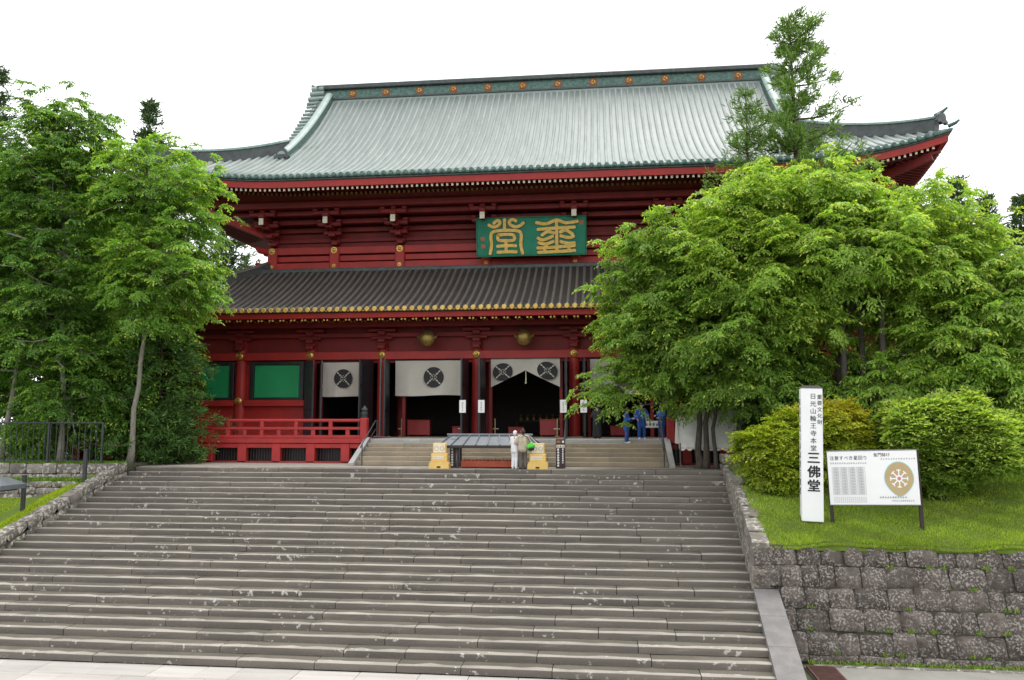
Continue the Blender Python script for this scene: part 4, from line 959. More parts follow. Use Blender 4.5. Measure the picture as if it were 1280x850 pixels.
MB().add([(sx * a, sy * c, z) for a, c, z in ((.92, .6, 1.62), (.95, .62, 1.78), (.55, .2, 2.04)) for sx, sy in ((-1, -1), (1, -1), (1, 1), (-1, 1))],
         [(3, 2, 1, 0), (8, 9, 10, 11)] + [(i * 4 + k, i * 4 + (k + 1) % 4, i * 4 + 4 + (k + 1) % 4, i * 4 + 4 + k) for i in range(2) for k in range(4)]).build('cap', 'greyroof', t)
MB().cbox(-.75, .75, -.45, .45, 1.56, 1.625, .01).build('underside', 'dwood', t)
# props under the big tree
props = [((13.55, -10.6, -.2), (13.64, -10.05, 6.1), 'thick grey prop pole under the forked limb of the big tree'), ((14.7, -9.1, -.1), (14.40, -9.9, 7.0), 'leaning grey prop pole between the two upright prop poles'), ((14.72, -11.2, -.15), (15.0, -10.7, 7.35), 'slender pale prop pole rising behind the round bush')]
for a, c, lb in props:
    t = thing('prop_pole', lb, 'pole', a, 0, 'prop poles under the big tree'); d = Vector(c) - Vector(a)
    MB().tube([(0, 0, 0), d * .5, d], [.14, .125, .11], 10).build('pole', 'wood', t, True)
    MB().cbox(d.x - .35, d.x + .35, d.y - .09, d.y + .09, d.z - .02, d.z + .14, .03).build('cross_piece', 'wood', t)
# small red-roofed shrine behind the bushes
t = thing('small_shrine', 'little red-roofed shrine half hidden behind the orange maple', 'shrine', (13.9, -12.1, -.1))
MB().cbox(-.5, .5, -.4, .4, 0, 1.5, .03).build('body', 'boxred', t); MB().prism([(-.75, 1.5), (.75, 1.5), (.42, 2.1), (-.42, 2.1)], 1.1, lambda u, v, w_: (u, .55 - w_, v)).build('roof', 'boxred', t); MB().cbox(-.3, .3, -.43, -.4, .3, 1.3, .02).build('door', 'redd', t)
# ------------------------------------------------------------------ people
def capsules(caps, name, m, voxel=.011, smooth=6):
    b = MB()
    for p0, r0, p1, r1 in caps:
        p0, p1 = Vector(p0), Vector(p1); d = p1 - p0
        d = d.normalized() if d.length > 1e-5 else Vector((0, 0, 1)); L = (p1 - p0).length
        pts, rad = [], []
        for k in range(5): a = math.pi / 2 * k / 4; pts.append(p0 - d * r0 * math.cos(a) * .99); rad.append(max(.001, r0 * math.sin(a)))
        for k in range(5): a = math.pi / 2 * k / 4; pts.append(p1 + d * r1 * math.sin(a) * .99 + d * 1e-4); rad.append(max(.001, r1 * math.cos(a)))
        b.tube(pts, rad, 10)
    me = b.mesh(name, None); o = bpy.data.objects.new(name, me); COL.objects.link(o)
    md = o.modifiers.new('r', 'REMESH'); md.mode = 'VOXEL'; md.voxel_size = voxel
    sm = o.modifiers.new('s', 'SMOOTH'); sm.factor = .5; sm.iterations = smooth
    dg = bpy.context.evaluated_depsgraph_get(); me2 = bpy.data.meshes.new_from_object(o.evaluated_get(dg)); bpy.data.objects.remove(o)
    me2.name = name; me2.materials.clear(); me2.materials.append(M[m]); me2.polygons.foreach_set('use_smooth', [True] * len(me2.polygons)); return me2
def hand(caps, wr, dirv, side, up):
    d = Vector(dirv).normalized(); s = d.cross(Vector(up)).normalized(); u = s.cross(d); w0 = Vector(wr); pm = w0 + d * .075
    caps.append((w0, .026, pm, .030)); caps.append((w0 + s * .018, .022, pm + s * .024, .022)); caps.append((w0 - s * .018, .022, pm - s * .024, .022))
    for k, ln in zip((-1.5, -.5, .5, 1.5), (.055, .072, .068, .06)):
        a = pm + s * (k * .017) + d * .01; m_ = a + d * ln * .55 - u * .012; caps.append((a, .0105, m_, .010)); caps.append((m_, .010, m_ + d * ln * .4 - u * .028, .009))
    th = w0 + d * .02 + s * side * .03; caps.append((th, .013, th + d * .045 + s * side * .022 - u * .01, .0105))
def person(label, loc, rz, H, arms, top, bottom, hairm='hair', coat_len=.78, legs=None, lean=0.0, head=(0, 0), shoes='shoe', wide=.0, hairlong=0.0, robe=False):
    """arms: per side (elbow, wrist) in body space for a 1.7 m figure that faces -Y"""
    t = thing('person', label, 'person', loc, rz); t.scale = (H / 1.7,) * 3
    L = lambda p: (p[0], p[1] - lean * max(0, p[2] - .9), p[2])
    legs = legs or ((-.09, 0, .0), (.09, 0, .0)); body = []; tops = []; bots = []; sh = []
    for (fx, fy, kb) in legs:
        sx = -1 if fx < 0 else 1; hip, knee, ank = (sx * .085, 0, .90), (sx * .088 + (fx - sx * .088) * .5, fy * .5 - .03 - kb, .49), (fx, fy + .01, .09)
        body += [(hip, .085, knee, .058), (knee, .058, ank, .04), (ank, .038, (fx, fy - .14, .035), .032)]
        bots += [(hip, .105, knee, .088), (knee, .088, (ank[0], ank[1], .12), .078)]
        sh += [((fx, fy + .03, .045), .045, (fx, fy - .15, .042), .040)]
    bots += [((-.05, 0, .93), .125, (.05, 0, .93), .125)]
    for s in (-1, 1): body += [(L((s * .06, 0, .95)), .11, L((s * .075, .0, 1.2)), .10), (L((s * .075, 0, 1.2)), .10, L((s * .10, .01, 1.36)), .075), (L((s * .06, .01, 1.39)), .06, L((s * .175, .01, 1.385)), .055)]
    body += [(L((0, .01, 1.40)), .058, L((0, -.005, 1.52)), .052)]
    hx, hy = head; C = Vector(L((0, -.015 + hy, 1.595))); fd = Vector((math.sin(hx), -math.cos(hx), -.15 if hy < 0 else 0)); rt = Vector((math.cos(hx), math.sin(hx), 0))
    body += [(C + Vector((0, 0, .025)) - fd * .012, .088, C + Vector((0, 0, -.035)) + fd * .02, .07), (C + fd * .045 - Vector((0, 0, .075)), .042, C + fd * .05 - Vector((0, 0, .07)), .042),
             (C + fd * .088 + Vector((0, 0, .005)), .010, C + fd * .108 - Vector((0, 0, .022)), .015)]
    for s in (-1, 1): body.append((C + rt * (s * .086) - Vector((0, 0, .02)), .016, C + rt * (s * .09) + Vector((0, 0, .015)), .018))
    hairc = [(C + Vector((0, 0, .045)) - fd * .02, .092, C - fd * .035, .088), (C + Vector((0, 0, .07)) + fd * .03, .06, C + Vector((0, 0, .05)), .09)]
    if hairlong: hairc.append((C - fd * .05, .085, C - fd * .05 - Vector((0, 0, hairlong)), .07))
    for s in (-1, 1): tops += [(L((s * .055, 0, coat_len)), .135 + wide, L((s * .075, 0, 1.2)), .118 + wide * .6), (L((s * .075, 0, 1.2)), .118 + wide * .5, L((s * .10, .01, 1.37)), .088), (L((s * .05, .01, 1.41)), .062, L((s * .175, .01, 1.39)), .072)]
    for s, (el, wr) in zip((-1, 1), arms):
        S_ = L((s * .19, .01, 1.375)); el = L(el); wr = L(wr)
        body += [(S_, .052, el, .04), (el, .04, wr, .027)]; tops += [(S_, .07, el, .072 + wide * .5), (el, .07 + wide * .5, Vector(wr) * .9 + Vector(el) * .1, .062 + wide * .6)]
        hand(body, wr, Vector(wr) - Vector(el), -s, (0, 0, 1) if abs((Vector(wr) - Vector(el)).normalized().z) < .8 else (0, -1, 0))
    bd = obj('body', capsules(body, 'body', 'skin'), t)
    obj('hair', capsules(hairc, 'hair', hairm, .012, 4), t)
    if robe: bots = [((-.05, 0, .93), .15, (-.10, 0, .16), .15), ((.05, 0, .93), .15, (.10, 0, .16), .15)]
    obj('trousers' if not robe else 'robe_skirt', capsules(bots, 'trousers', bottom, .014), t); obj('jacket', capsules(tops, 'jacket', top, .014), t); obj('shoes', capsules(sh, 'shoes', shoes, .012, 3), t)
    e = MB()
    for s in (-1, 1): q = C + fd * .083 + rt * (s * .032) + Vector((0, 0, .012)); e.lathe([(0, -.008), (.009, -.003), (.009, .003), (0, .008)], 8, q)
    e.build('eyes', 'ink', t)
    return t
dn = ((-.26, .02, 1.11), (-.25, -.06, .86)), ((.26, .02, 1.11), (.25, -.06, .86))
person('man in blue work clothes standing sideways with hands raised to his chest', (5.2, VF - .12, FZ - .18), RAD(75), 1.60, (((-.23, -.06, 1.10), (-.10, -.27, 1.16)), ((.24, -.08, 1.10), (.08, -.28, 1.19))), 'blue', 'blue', coat_len=.72, wide=.02, shoes='white', lean=.04)
person('man in blue work clothes facing out with bowed head beside the table sign', (5.92, -5.25, FZ - .012), RAD(8), 1.66, (((-.30, .02, 1.12), (-.24, -.18, .97)), ((.30, .0, 1.12), (.20, -.2, 1.0))), 'blue', 'blue', coat_len=.70, wide=.03, legs=((-.13, -.02, 0), (.12, .02, 0)), head=(0, -.03), shoes='white')
person('man in blue work clothes at the handrail half hidden by leaves', (6.86, -5.0, FZ - .012), RAD(-60), 1.64, (((-.25, -.05, 1.11), (-.12, -.26, 1.12)), ((.25, -.03, 1.11), (.16, -.25, 1.05))), 'blue', 'blue', coat_len=.72, wide=.02, shoes='white')
person('person in a black robe with white socks inside the doorway behind the leaves', (3.85, -4.6, FZ - .012), RAD(160), 1.62, (((-.27, .0, 1.12), (-.12, -.2, 1.0)), ((.27, 0, 1.12), (.12, -.2, 1.0))), 'blackrobe', 'blackrobe', robe=True, wide=.03, shoes='white', lean=.15)
person('person in white clothes leaning beside the one in the beige jacket', (.46, -9.72, .0), RAD(150), 1.56, (((-.25, -.03, 1.12), (-.12, -.22, 1.18)), ((.24, -.05, 1.15), (.10, -.24, 1.28))), 'whitecl', 'whitecl', hairm='whitecl', coat_len=.80, shoes='white', lean=.05)
pc = person('person in a beige jacket seen from behind with a bright green bag', (.82, -9.86, .0), RAD(195), 1.64, (((-.30, -.05, 1.15), (-.22, -.24, 1.20)), ((.30, -.03, 1.13), (.24, -.22, 1.12))), 'beige', 'trousers', hairm='brownhair', coat_len=.86, wide=.035, legs=((-.10, 0, 0), (.11, .05, 0)), hairlong=.06)
t = thing('shoulder_bag', 'bright green bag on the hip of the person in the beige jacket', 'bag', (1.16, -10.02, .92))
obj('bag_body', capsules([((-.07, 0, 0), .115, (.06, .0, .02), .12), ((0, 0, .08), .10, (.02, 0, .1), .09)], 'bag_body', 'limebag', .016), t)
obj('dark_pocket', capsules([((-.02, -.02, -.07), .10, (.06, -.02, -.06), .095)], 'dark_pocket', 'ink', .016), t)
MB().tube([(-.02, .02, .15), (-.15, .08, .4), (-.38, .12, .52)], .015, 6).build('strap', 'ink', t)
BLOBS = {
 'A': [(6.17, -9.5, 4.33, 1.66, 1.29, 0.93), (4.28, -9.3, 3.25, 1.07, 0.74, 0.4), (5.34, -9.4, 3.84, 1.0, 0.8, 0.6), (6.2, -9.5, 6.17, 1.84, 1.62, 1.4), (4.57, -9.5, 7.9, 0.81, 0.71, 0.61), (7.03, -10.0, 8.59, 1.82, 1.57, 1.32), (8.32, -9.5, 5.81, 2.81, 3.2, 1.99), (9.87, -9.5, 3.81, 2.62, 2.6, 1.31), (5.75, -9.8, 9.51, 0.8, 0.7, 0.6), (10.97, -9.0, 5.16, 1.66, 2.5, 1.99)],
 'B': [(10.64, -10.0, 10.85, 2.04, 1.68, 1.32), (13.18, -10.0, 11.0, 2.28, 1.73, 1.17), (15.64, -10.0, 10.46, 2.26, 1.71, 1.16), (17.48, -10.2, 9.11, 1.97, 1.7, 1.43), (13.87, -10.5, 8.65, 3.5, 3.4, 1.59), (10.81, -10.3, 8.28, 2.91, 3.2, 1.94), (16.8, -9.8, 7.59, 2.88, 3.0, 1.76), (8.98, -10.3, 10.81, 0.98, 0.98, 0.98), (8.62, -10.3, 8.99, 1.63, 1.47, 1.3), (19.44, -10.0, 7.98, 1.42, 1.34, 1.26), (11.49, -10.4, 5.98, 1.59, 1.6, 1.59)],
 'C': [(18.47, -11.5, 5.73, 1.8, 1.95, 2.1), (16.99, -11.8, 4.22, 1.78, 1.78, 1.78), (18.88, -11.8, 3.32, 1.76, 1.91, 2.05), (15.9, -11.5, 2.75, 1.5, 1.42, 1.35), (14.8, -11.5, 3.66, 1.36, 1.21, 1.05), (17.68, -11.5, 1.86, 1.78, 1.48, 1.18), (20.27, -11.0, 5.77, 1.81, 2.27, 2.72), (13.7, -11.0, 1.4, 1.83, 1.53, 1.22)],
 'L1': [(-16.14, -9.4, 12.99, 2.28, 2.02, 1.76), (-14.82, -9.2, 11.5, 1.54, 1.54, 1.54), (-17.59, -9.2, 12.15, 1.33, 1.33, 1.33), (-15.44, -9.6, 9.02, 2.52, 2.16, 1.8), (-14.08, -9.6, 8.44, 1.61, 1.49, 1.36), (-17.07, -9.4, 8.54, 1.53, 1.53, 1.53), (-15.72, -9.6, 7.02, 1.79, 1.29, 0.79)],
 'L2': [(-21.22, -9.2, 15.95, 1.59, 1.51, 1.44), (-20.08, -9.0, 15.0, 1.13, 1.32, 1.51), (-21.68, -9.2, 13.64, 2.07, 1.94, 1.81), (-20.29, -9.0, 11.72, 1.87, 1.78, 1.69), (-21.86, -9.2, 10.38, 2.05, 1.87, 1.68), (-20.34, -9.2, 8.46, 2.22, 1.99, 1.77), (-21.01, -9.4, 5.84, 1.9, 1.83, 1.75), (-19.17, -9.4, 4.55, 1.52, 1.56, 1.59), (-20.06, -9.4, 3.29, 1.45, 1.27, 1.08)],
 'L3': [(-24.01, -8.6, 13.92, 1.62, 1.87, 2.12), (-23.54, -8.6, 10.18, 1.71, 1.81, 1.9), (-22.21, -9.0, 7.4, 1.3, 1.4, 1.49), (-23.68, -8.8, 5.94, 1.5, 1.87, 2.25), (-25.73, -8.5, 10.65, 1.92, 2.69, 3.46)]}
# ------------------------------------------------------------------ vegetation
def unit(v): return v / np.maximum(np.linalg.norm(v, axis=-1, keepdims=True), 1e-9)
def leaf_mesh(name, P, D, N, L, W, C, m, fold=.25):
    """n leaves: folded rhombs from base P along D, normal N"""
    n = len(P); D = unit(D); S = unit(np.cross(D, N)); N = np.cross(S, D)
    L = np.broadcast_to(L, n)[:, None]; W = np.broadcast_to(W, n)[:, None]
    mid = P + D * L * .45
    V = np.stack([P, mid + S * W * .5 + N * W * fold, P + D * L - N * L * .12, mid - S * W * .5 + N * W * fold], 1).reshape(-1, 3)
    me = bpy.data.meshes.new(name); me.vertices.add(4 * n); me.vertices.foreach_set('co', V.astype(np.float32).ravel())
    idx = (np.arange(n)[:, None] * 4 + np.array([0, 1, 2, 0, 2, 3])).ravel().astype(np.int32)
    me.loops.add(6 * n); me.loops.foreach_set('vertex_index', idx)
    me.polygons.add(2 * n); me.polygons.foreach_set('loop_start', np.arange(0, 6 * n, 3, dtype=np.int32)); me.polygons.foreach_set('loop_total', np.full(2 * n, 3, np.int32))
    me.update(); a = me.color_attributes.new('leafcol', 'FLOAT_COLOR', 'POINT')
    cc = np.ones((n, 4, 4), np.float32); cc[:, :, :3] = np.clip(C * 1.35, 0, .62)[:, None, :]; a.data.foreach_set('color', cc.ravel())
    me.materials.append(M[m]); return me
def sample_crown(g, blobs, nspray, depth=.38, keep_in=.35, flat=.7):
    B = np.array(blobs); area = (B[:, 3] * B[:, 4] + B[:, 3] * B[:, 5] + B[:, 4] * B[:, 5]); out_p, out_o = [], []
    while sum(len(a) for a in out_p) < nspray:
        k = g.choice(len(B), nspray, p=area / area.sum()); d = unit(g.normal(size=(nspray, 3)))
        f = 1 - depth * g.random(nspray) ** 1.6 + g.normal(size=nspray) * .05
        p = B[k, :3] + d * B[k, 3:] * f[:, None]
        q = (p[:, None, :] - B[None, :, :3]) / B[None, :, 3:]; r = np.linalg.norm(q, axis=2); r[np.arange(nspray), k] = 9
        ok = (r.min(1) > .72) | (g.random(nspray) < keep_in)
        o = d / B[k, 3:]; o[:, 2] *= flat
        out_p.append(p[ok]); out_o.append(unit(o)[ok])
    return np.concatenate(out_p)[:nspray], np.concatenate(out_o)[:nspray]
def boughs(g, blobs, nspray, per=9, Rb=1.1, lay=.30, rag=.18):
    """sprays gathered on flat boughs that push out unevenly: a layered crown with a ragged outline"""
    nb = max(6, nspray // per); P, O = sample_crown(g, blobs, nb, .55, .30, .6)
    P = P + O * (g.normal(size=(nb, 1)) * rag + .12 * rag) * Rb; k = np.repeat(np.arange(nb), per)[:nspray]; n = len(k)
    Oh = O[k].copy(); Oh[:, 2] *= .35; Oh = unit(Oh); S = unit(np.cross(Oh, np.array([0, 0, 1.0]))); u = g.normal(size=(n, 1)) * .62; v = -np.abs(g.normal(size=(n, 1))) * .75 + .35
    sz = (.65 + .7 * g.random(nb))[k][:, None] * Rb
    p = P[k] + S * u * sz + Oh * v * sz + np.array([0, 0, 1.0]) * (g.normal(size=(n, 1)) * lay - .22 * u * u + .10 * v) * sz
    return p, unit(O[k] * .8 + S * u * .6 + g.normal(size=(n, 3)) * .15)
def sprays(g, P, O, col, young, nt=6, nl=9, R=.6, L=.13, W=.055, droop=.5, spread=1.15, yprob=.25, jit=.18, hang=.55):
    n = len(P); col = np.array(col); young = np.array(young)
    Oh = O.copy(); Oh[:, 2] = Oh[:, 2] * .55 - .05; Oh = unit(Oh + g.normal(size=O.shape) * .25)
    up = unit(np.array([0, 0, 1.0]) + .35 * O + g.normal(size=O.shape) * .18)
    side = unit(np.cross(Oh, up)); up = np.cross(side, Oh)
    ang = np.linspace(-spread, spread, nt)[None, :] + g.normal(size=(n, nt)) * .2
    tw = Oh[:, None, :] * np.cos(ang)[..., None] + side[:, None, :] * np.sin(ang)[..., None]
    Rr = R * (.6 + .55 * g.random((n, nt))) * (.75 + .25 * np.cos(ang)); t = (np.arange(nl) + .6) / nl
    pos = P[:, None, None, :] + tw[:, :, None, :] * (Rr[..., None] * t)[..., None] - np.array([0, 0, 1.0]) * (droop * Rr[..., None] * t ** 2)[..., None]
    pos = pos + g.normal(size=pos.shape) * .02 * R / .6
    sg = np.where(np.arange(nl) % 2 == 0, 1.0, -1.0)[None, None, :, None]
    sd_ = np.cross(tw, up[:, None, :])[:, :, None, :]
    ld = tw[:, :, None, :] * .75 + sd_ * sg * .75 - np.array([0, 0, hang]) + g.normal(size=pos.shape) * .28
    nn = np.broadcast_to(up[:, None, None, :], pos.shape) + g.normal(size=pos.shape) * .35
    c = col * (1 + g.normal(size=(n, 1, 1, 1)) * jit) * (1 + g.normal(size=pos.shape[:3] + (1,)) * .15)
    ym = (g.random((n, 1, 1)) < .75) * (t[None, None, :] > .62) * (g.random(pos.shape[:3]) < yprob * 1.6) * (O[:, 2] > -.35)[:, None, None]
    c = np.where(ym[..., None], young * (1 + g.normal(size=pos.shape[:3] + (1,)) * .15), c)
    sc = (.75 + .5 * g.random(pos.shape[:3])).ravel()
    return pos.reshape(-1, 3), ld.reshape(-1, 3), nn.reshape(-1, 3), L * sc, W * sc, c.reshape(-1, 3)
def branches(g, trunks, P, rmax=.16, every=1, rmin=.007):
    """grow limbs from the trunk lines to the sprays; returns a mesh builder"""
    nodes, par = [], []
    for tr, tip_from in trunks:
        pts = [np.array(p, float) for p in tr]; prev = -1
        for i in range(len(pts) - 1):
            for k in range(6):
                f = k / 6; q = pts[i] * (1 - f) + pts[i + 1] * f
                nodes.append(q); par.append(prev if not (i == 0 and k == 0) else -1); prev = len(nodes) - 1
        nodes.append(pts[-1]); par.append(prev)
    n0 = len(nodes); free = [i for i in range(n0)]
    Q = P[::every]; c0 = np.array(nodes); lowz = {i: (nodes[i][2] > trunks[0][1]) for i in range(n0)}
    dist = np.min(np.linalg.norm(Q[:, None] - c0[None], axis=2), 1); order = np.argsort(dist)
    pl = [0.0 if lowz[i] else 50.0 for i in range(n0)]
    for q in Q[order]:
        A = np.array(nodes); d = np.linalg.norm(A - q, axis=1); cost = d + .25 * np.array(pl) + .5 * np.maximum(0, A[:, 2] - q[2])
        j = int(np.argmin(cost)); prev = j; a = A[j]; L = d[j]; k = max(1, int(L / .7))
        for s in range(1, k + 1):
            f = s / k; p = a * (1 - f) + q * f + (g.normal(size=3) * .06 * L if s < k else 0) + np.array([0, 0, .10 * L * math.sin(math.pi * f)])
            nodes.append(p); par.append(prev); pl.append(pl[prev] % 50 + L / k); prev = len(nodes) - 1
    cnt = np.zeros(len(nodes)); 
    for i in range(len(nodes) - 1, n0 - 1, -1): cnt[i] += 1; cnt[par[i]] += cnt[i]
    b = MB(); tot = max(1, cnt.max())
    rr = lambda c: max(rmin, rmax * (c / tot) ** .5)
    for i in range(n0, len(nodes)):
        p, q = nodes[par[i]], nodes[i]
        if np.linalg.norm(p - q) < 1e-3: continue
        r1 = rr(cnt[i]); b.tube([p, q], [min(rmax, r1 * 1.15), r1], 5 if r1 > .03 else 3, False)
    return b
def crooked(pts, r0, r1, g, n=14, sides=10, wob=.04):
    V = [Vector(p) for p in pts]; out = []
    m = len(V) - 1
    for i in range(n + 1):
        f = i / n * m; k = min(int(f), m - 1); u = f - k; a, c = V[k], V[k + 1]; p_, n_ = V[max(0, k - 1)], V[min(m, k + 2)]
        q = .5 * ((2 * a) + (-p_ + c) * u + (2 * p_ - 5 * a + 4 * c - n_) * u * u + (-p_ + 3 * a - 3 * c + n_) * u ** 3)
        out.append(q + Vector(g.normal(size=3)) * wob * (1 if 0 < i else 0))
    rad = [r0 + (r1 - r0) * (i / n) ** .8 + (r0 * .35 * max(0, 1 - i / 2)) for i in range(n + 1)]
    return out, rad
FRESH, LIME = (.20, .30, .050), (.37, .45, .085)
def tree(label, trunks, blobs, nspray, seed, col=FRESH, young=LIME, bark='bark', low=3.0, cat='tree', name='broadleaf_tree', group=None, brmax=.13, every=3, kw=None, bk=None):
    g = np.random.default_rng(seed); base = trunks[0][0][0]
    t = thing(name, label, cat, base, 0, group); off = np.array(base); lines = []
    for pts, r0, r1 in trunks:
        out, rad = crooked([np.array(p) - off for p in pts], r0, r1, g); MB().tube(out, rad, 10).build('trunk', bark, t, 'all'); lines.append(([tuple(p) for p in out], low - off[2]))
    P, O = boughs(g, blobs, nspray, **(bk or {})); P = P - off
    if every: branches(g, lines, P, brmax, every).build('branches', bark, t, True, kind='stuff')
    obj('crown', leaf_mesh('crown', *sprays(g, P, O, col, young, **(kw or {})), 'leaf'), t); return t
# the big trees in front of the right half of the temple
tree('leafy tree of several dark stems beside the white tent', [([(8.36, -8.6, -.05), (8.45, -8.7, 2.2), (8.6, -9.0, 4.2), (8.0, -9.3, 7.0), (7.4, -9.6, 9.5)], .13, .05), ([(8.1, -8.5, -.05), (8.12, -8.7, 2.2), (8.05, -9, 4.2), (6.4, -9.4, 5.6)], .15, .06),
      ([(8.8, -8.7, -.05), (8.75, -8.9, 2.0), (9.1, -9.2, 4.5), (9.8, -9.3, 6.0)], .10, .04), ([(9.3, -9.0, -.05), (9.75, -9.2, 1.8), (10.4, -9.3, 3.9)], .10, .05)], BLOBS['A'], 2100, 41, low=3.4, kw=dict(R=.62, nt=6, nl=11, L=.165, W=.068, yprob=.16), col=(.155, .25, .045))
tree('big spreading tree held up by prop poles behind the orange maple', [([(13.75, -9.1, -.1), (13.8, -9.3, 2.5), (13.6, -9.6, 5.8), (13.1, -9.9, 7.6), (12.2, -10.1, 9.2)], .36, .08), ([(13.62, -9.6, 5.6), (14.3, -9.9, 6.9), (15.6, -10.0, 7.7), (17.3, -10.1, 8.7)], .20, .05), ([(13.5, -9.7, 6.3), (12.0, -10.1, 7.1), (10.3, -10.2, 7.8)], .16, .05)],
     BLOBS['B'], 3300, 42, low=5.6, brmax=.12, kw=dict(R=.68, nt=6, nl=11, L=.17, W=.07, yprob=.32))
tree('drooping leafy tree at the far side of the round bush', [([(17.65, -11.3, .3), (17.5, -11.4, 2.2), (17.9, -11.5, 4.2), (18.6, -11.5, 6.5)], .18, .05), ([(17.5, -11.4, 2.0), (16.2, -11.5, 3.2), (15.1, -11.5, 3.8)], .10, .03)], BLOBS['C'], 1700, 43, low=1.5, kw=dict(R=.62, nt=6, nl=11, L=.18, W=.066, yprob=.2, hang=.65), col=(.185, .285, .05))
# thin-trunked trees on the left terrace
kl = dict(R=.55, nt=6, nl=10, L=.15, W=.07, yprob=.30)
tree('thin pale trunk tree with a two-tiered leafy crown nearest the stairs', [([(-16.55, -9.7, .05), (-16.45, -9.6, 3.0), (-16.2, -9.5, 6.7), (-16.2, -9.5, 9.5), (-16.1, -9.4, 12.6)], .13, .04)], BLOBS['L1'], 1350, 51, bark='palebark', low=5.6, kw=kl, young=(.29, .39, .065), col=(.14, .25, .042), group='thin trees on the left terrace', every=4)
tree('tall thin trunk tree rising straight behind the railing post', [([(-19.9, -9.6, .1), (-20.0, -9.5, 3.0), (-20.4, -9.3, 6.6), (-20.7, -9.2, 11), (-21.0, -9.2, 15.5)], .13, .04)], BLOBS['L2'], 1700, 52, bark='palebark', low=3, kw=kl, young=(.21, .31, .055), col=(.09, .175, .034), group='thin trees on the left terrace', every=4)
tree('leaning thin trunk tree behind the far end of the railing', [([(-23.0, -9.3, .1), (-22.7, -9.2, 3.5), (-22.1, -9.0, 8.0), (-22.4, -8.8, 12.5)], .14, .05)], BLOBS['L3'], 1000, 53, bark='palebark', low=4, kw=kl, young=(.17, .26, .05), col=(.075, .15, .03), group='thin trees on the left terrace', every=4)
# dense growth between the terrace and the temple
def shrub(label, c, r, n, seed, col, young=LIME, name='shrub', cat='shrub', stems=4, group=None, kw=None, lumps=5, zb=None, lump_r=(.38, .55), core=.8, out=.55):
    g = np.random.default_rng(seed); c = np.array(c, float); r = np.array(r, float); zb = c[2] - r[2] if zb is None else zb
    bl = [(*c, *(r * core))]
    for k in range(lumps): d = unit(g.normal(size=3)); d[2] = abs(d[2]) * .8 - .2; bl.append((*(c + d * r * out), *(r * g.uniform(*lump_r))))
    t = thing(name, label, cat, (c[0], c[1], zb), 0, group); off = np.array([c[0], c[1], zb]); b = MB()
    for k in range(stems):
        a = 2 * math.pi * k / stems; e = Vector((math.cos(a) * r[0] * .35, math.sin(a) * r[1] * .35, (c[2] - zb) + r[2] * .3)); b.tube([(math.cos(a) * .1, math.sin(a) * .1, -.1), e * .5 + Vector((0, 0, .1)), e], [.05, .04, .02], 6)
    b.build('stems', 'bark', t, True)
    P, O = sample_crown(g, bl, n, .45, .2); ok = P[:, 2] > zb + .05
    obj('crown', leaf_mesh('crown', *sprays(g, P[ok] - off, O[ok], col, young, **(kw or {})), 'leaf'), t); return t
kd = dict(R=.6, nt=5, nl=8, L=.17, W=.085, yprob=.15)
shrub('bright leafy shrub behind the railing bars', (-21.6, -8.6, 1.3), (2.0, 1.0, 1.3), 260, 61, (.10, .20, .03), kw=dict(kd, L=.14, W=.07))
shrub('dark glossy shrub between the two thin trunks', (-18.3, -7.8, 3.0), (1.9, 1.6, 3.1), 620, 62, (.075, .155, .025), kw=kd, zb=.1)
shrub('tall dark evergreen mass behind the railing', (-23.5, -5.5, 4.4), (3.6, 2.2, 4.4), 900, 63, (.055, .12, .02), kw=kd, zb=0)
shrub('dark evergreen shrub behind the thin trunk nearest the stairs', (-17.6, -6.0, 4.2), (2.2, 1.8, 4.2), 800, 64, (.06, .13, .022), kw=kd, zb=0)
tree('dark broadleaf tree standing behind the left terrace shrubs', [([(-24.5, 0, 0), (-24.3, 0, 6), (-24.5, .2, 12)], .3, .08)], [(-24.5, 0, 9, 3.6, 3, 4.5), (-22.5, .5, 11, 2.6, 2.4, 3), (-26.5, 0, 12, 2.8, 2.6, 3.4), (-23.5, 0, 6, 3, 2.6, 3)], 1000, 65, col=(.065, .13, .022), young=(.10, .19, .03), every=6, kw=dict(R=.8, nt=6, nl=8, L=.22, W=.11, yprob=.2))
tree('dark forest tree filling the gap behind the thin terrace trees', [([(-20.5, 1.5, 0), (-20.4, 1.5, 5), (-20.8, 1.5, 10)], .3, .08)], [(-20.5, 1.5, 4, 2.6, 2, 3), (-22, 1.5, 8, 2.6, 2, 3.2), (-24.5, 1.5, 13.5, 2.6, 2, 2.6), (-27.5, 1.5, 10, 3, 2, 4), (-28, 1.5, 15, 2.4, 2, 3)], 1100, 68, col=(.06, .12, .024), young=(.10, .18, .035), every=6, kw=dict(R=.85, nt=6, nl=8, L=.24, W=.12, yprob=.15))
tree('tall dark tree at the far left of the terrace', [([(-31, 2, 0), (-31, 2, 8), (-31, 2.2, 16)], .35, .1)], [(-31, 2, 10, 3.8, 3, 6), (-30, 2, 15, 2.8, 2.6, 4), (-33, 2, 13, 3, 3, 5), (-29, 1, 7, 3, 3, 4)], 1100, 66, col=(.055, .115, .022), young=(.09, .17, .03), every=6, kw=dict(R=.85, nt=6, nl=8, L=.24, W=.12, yprob=.15))
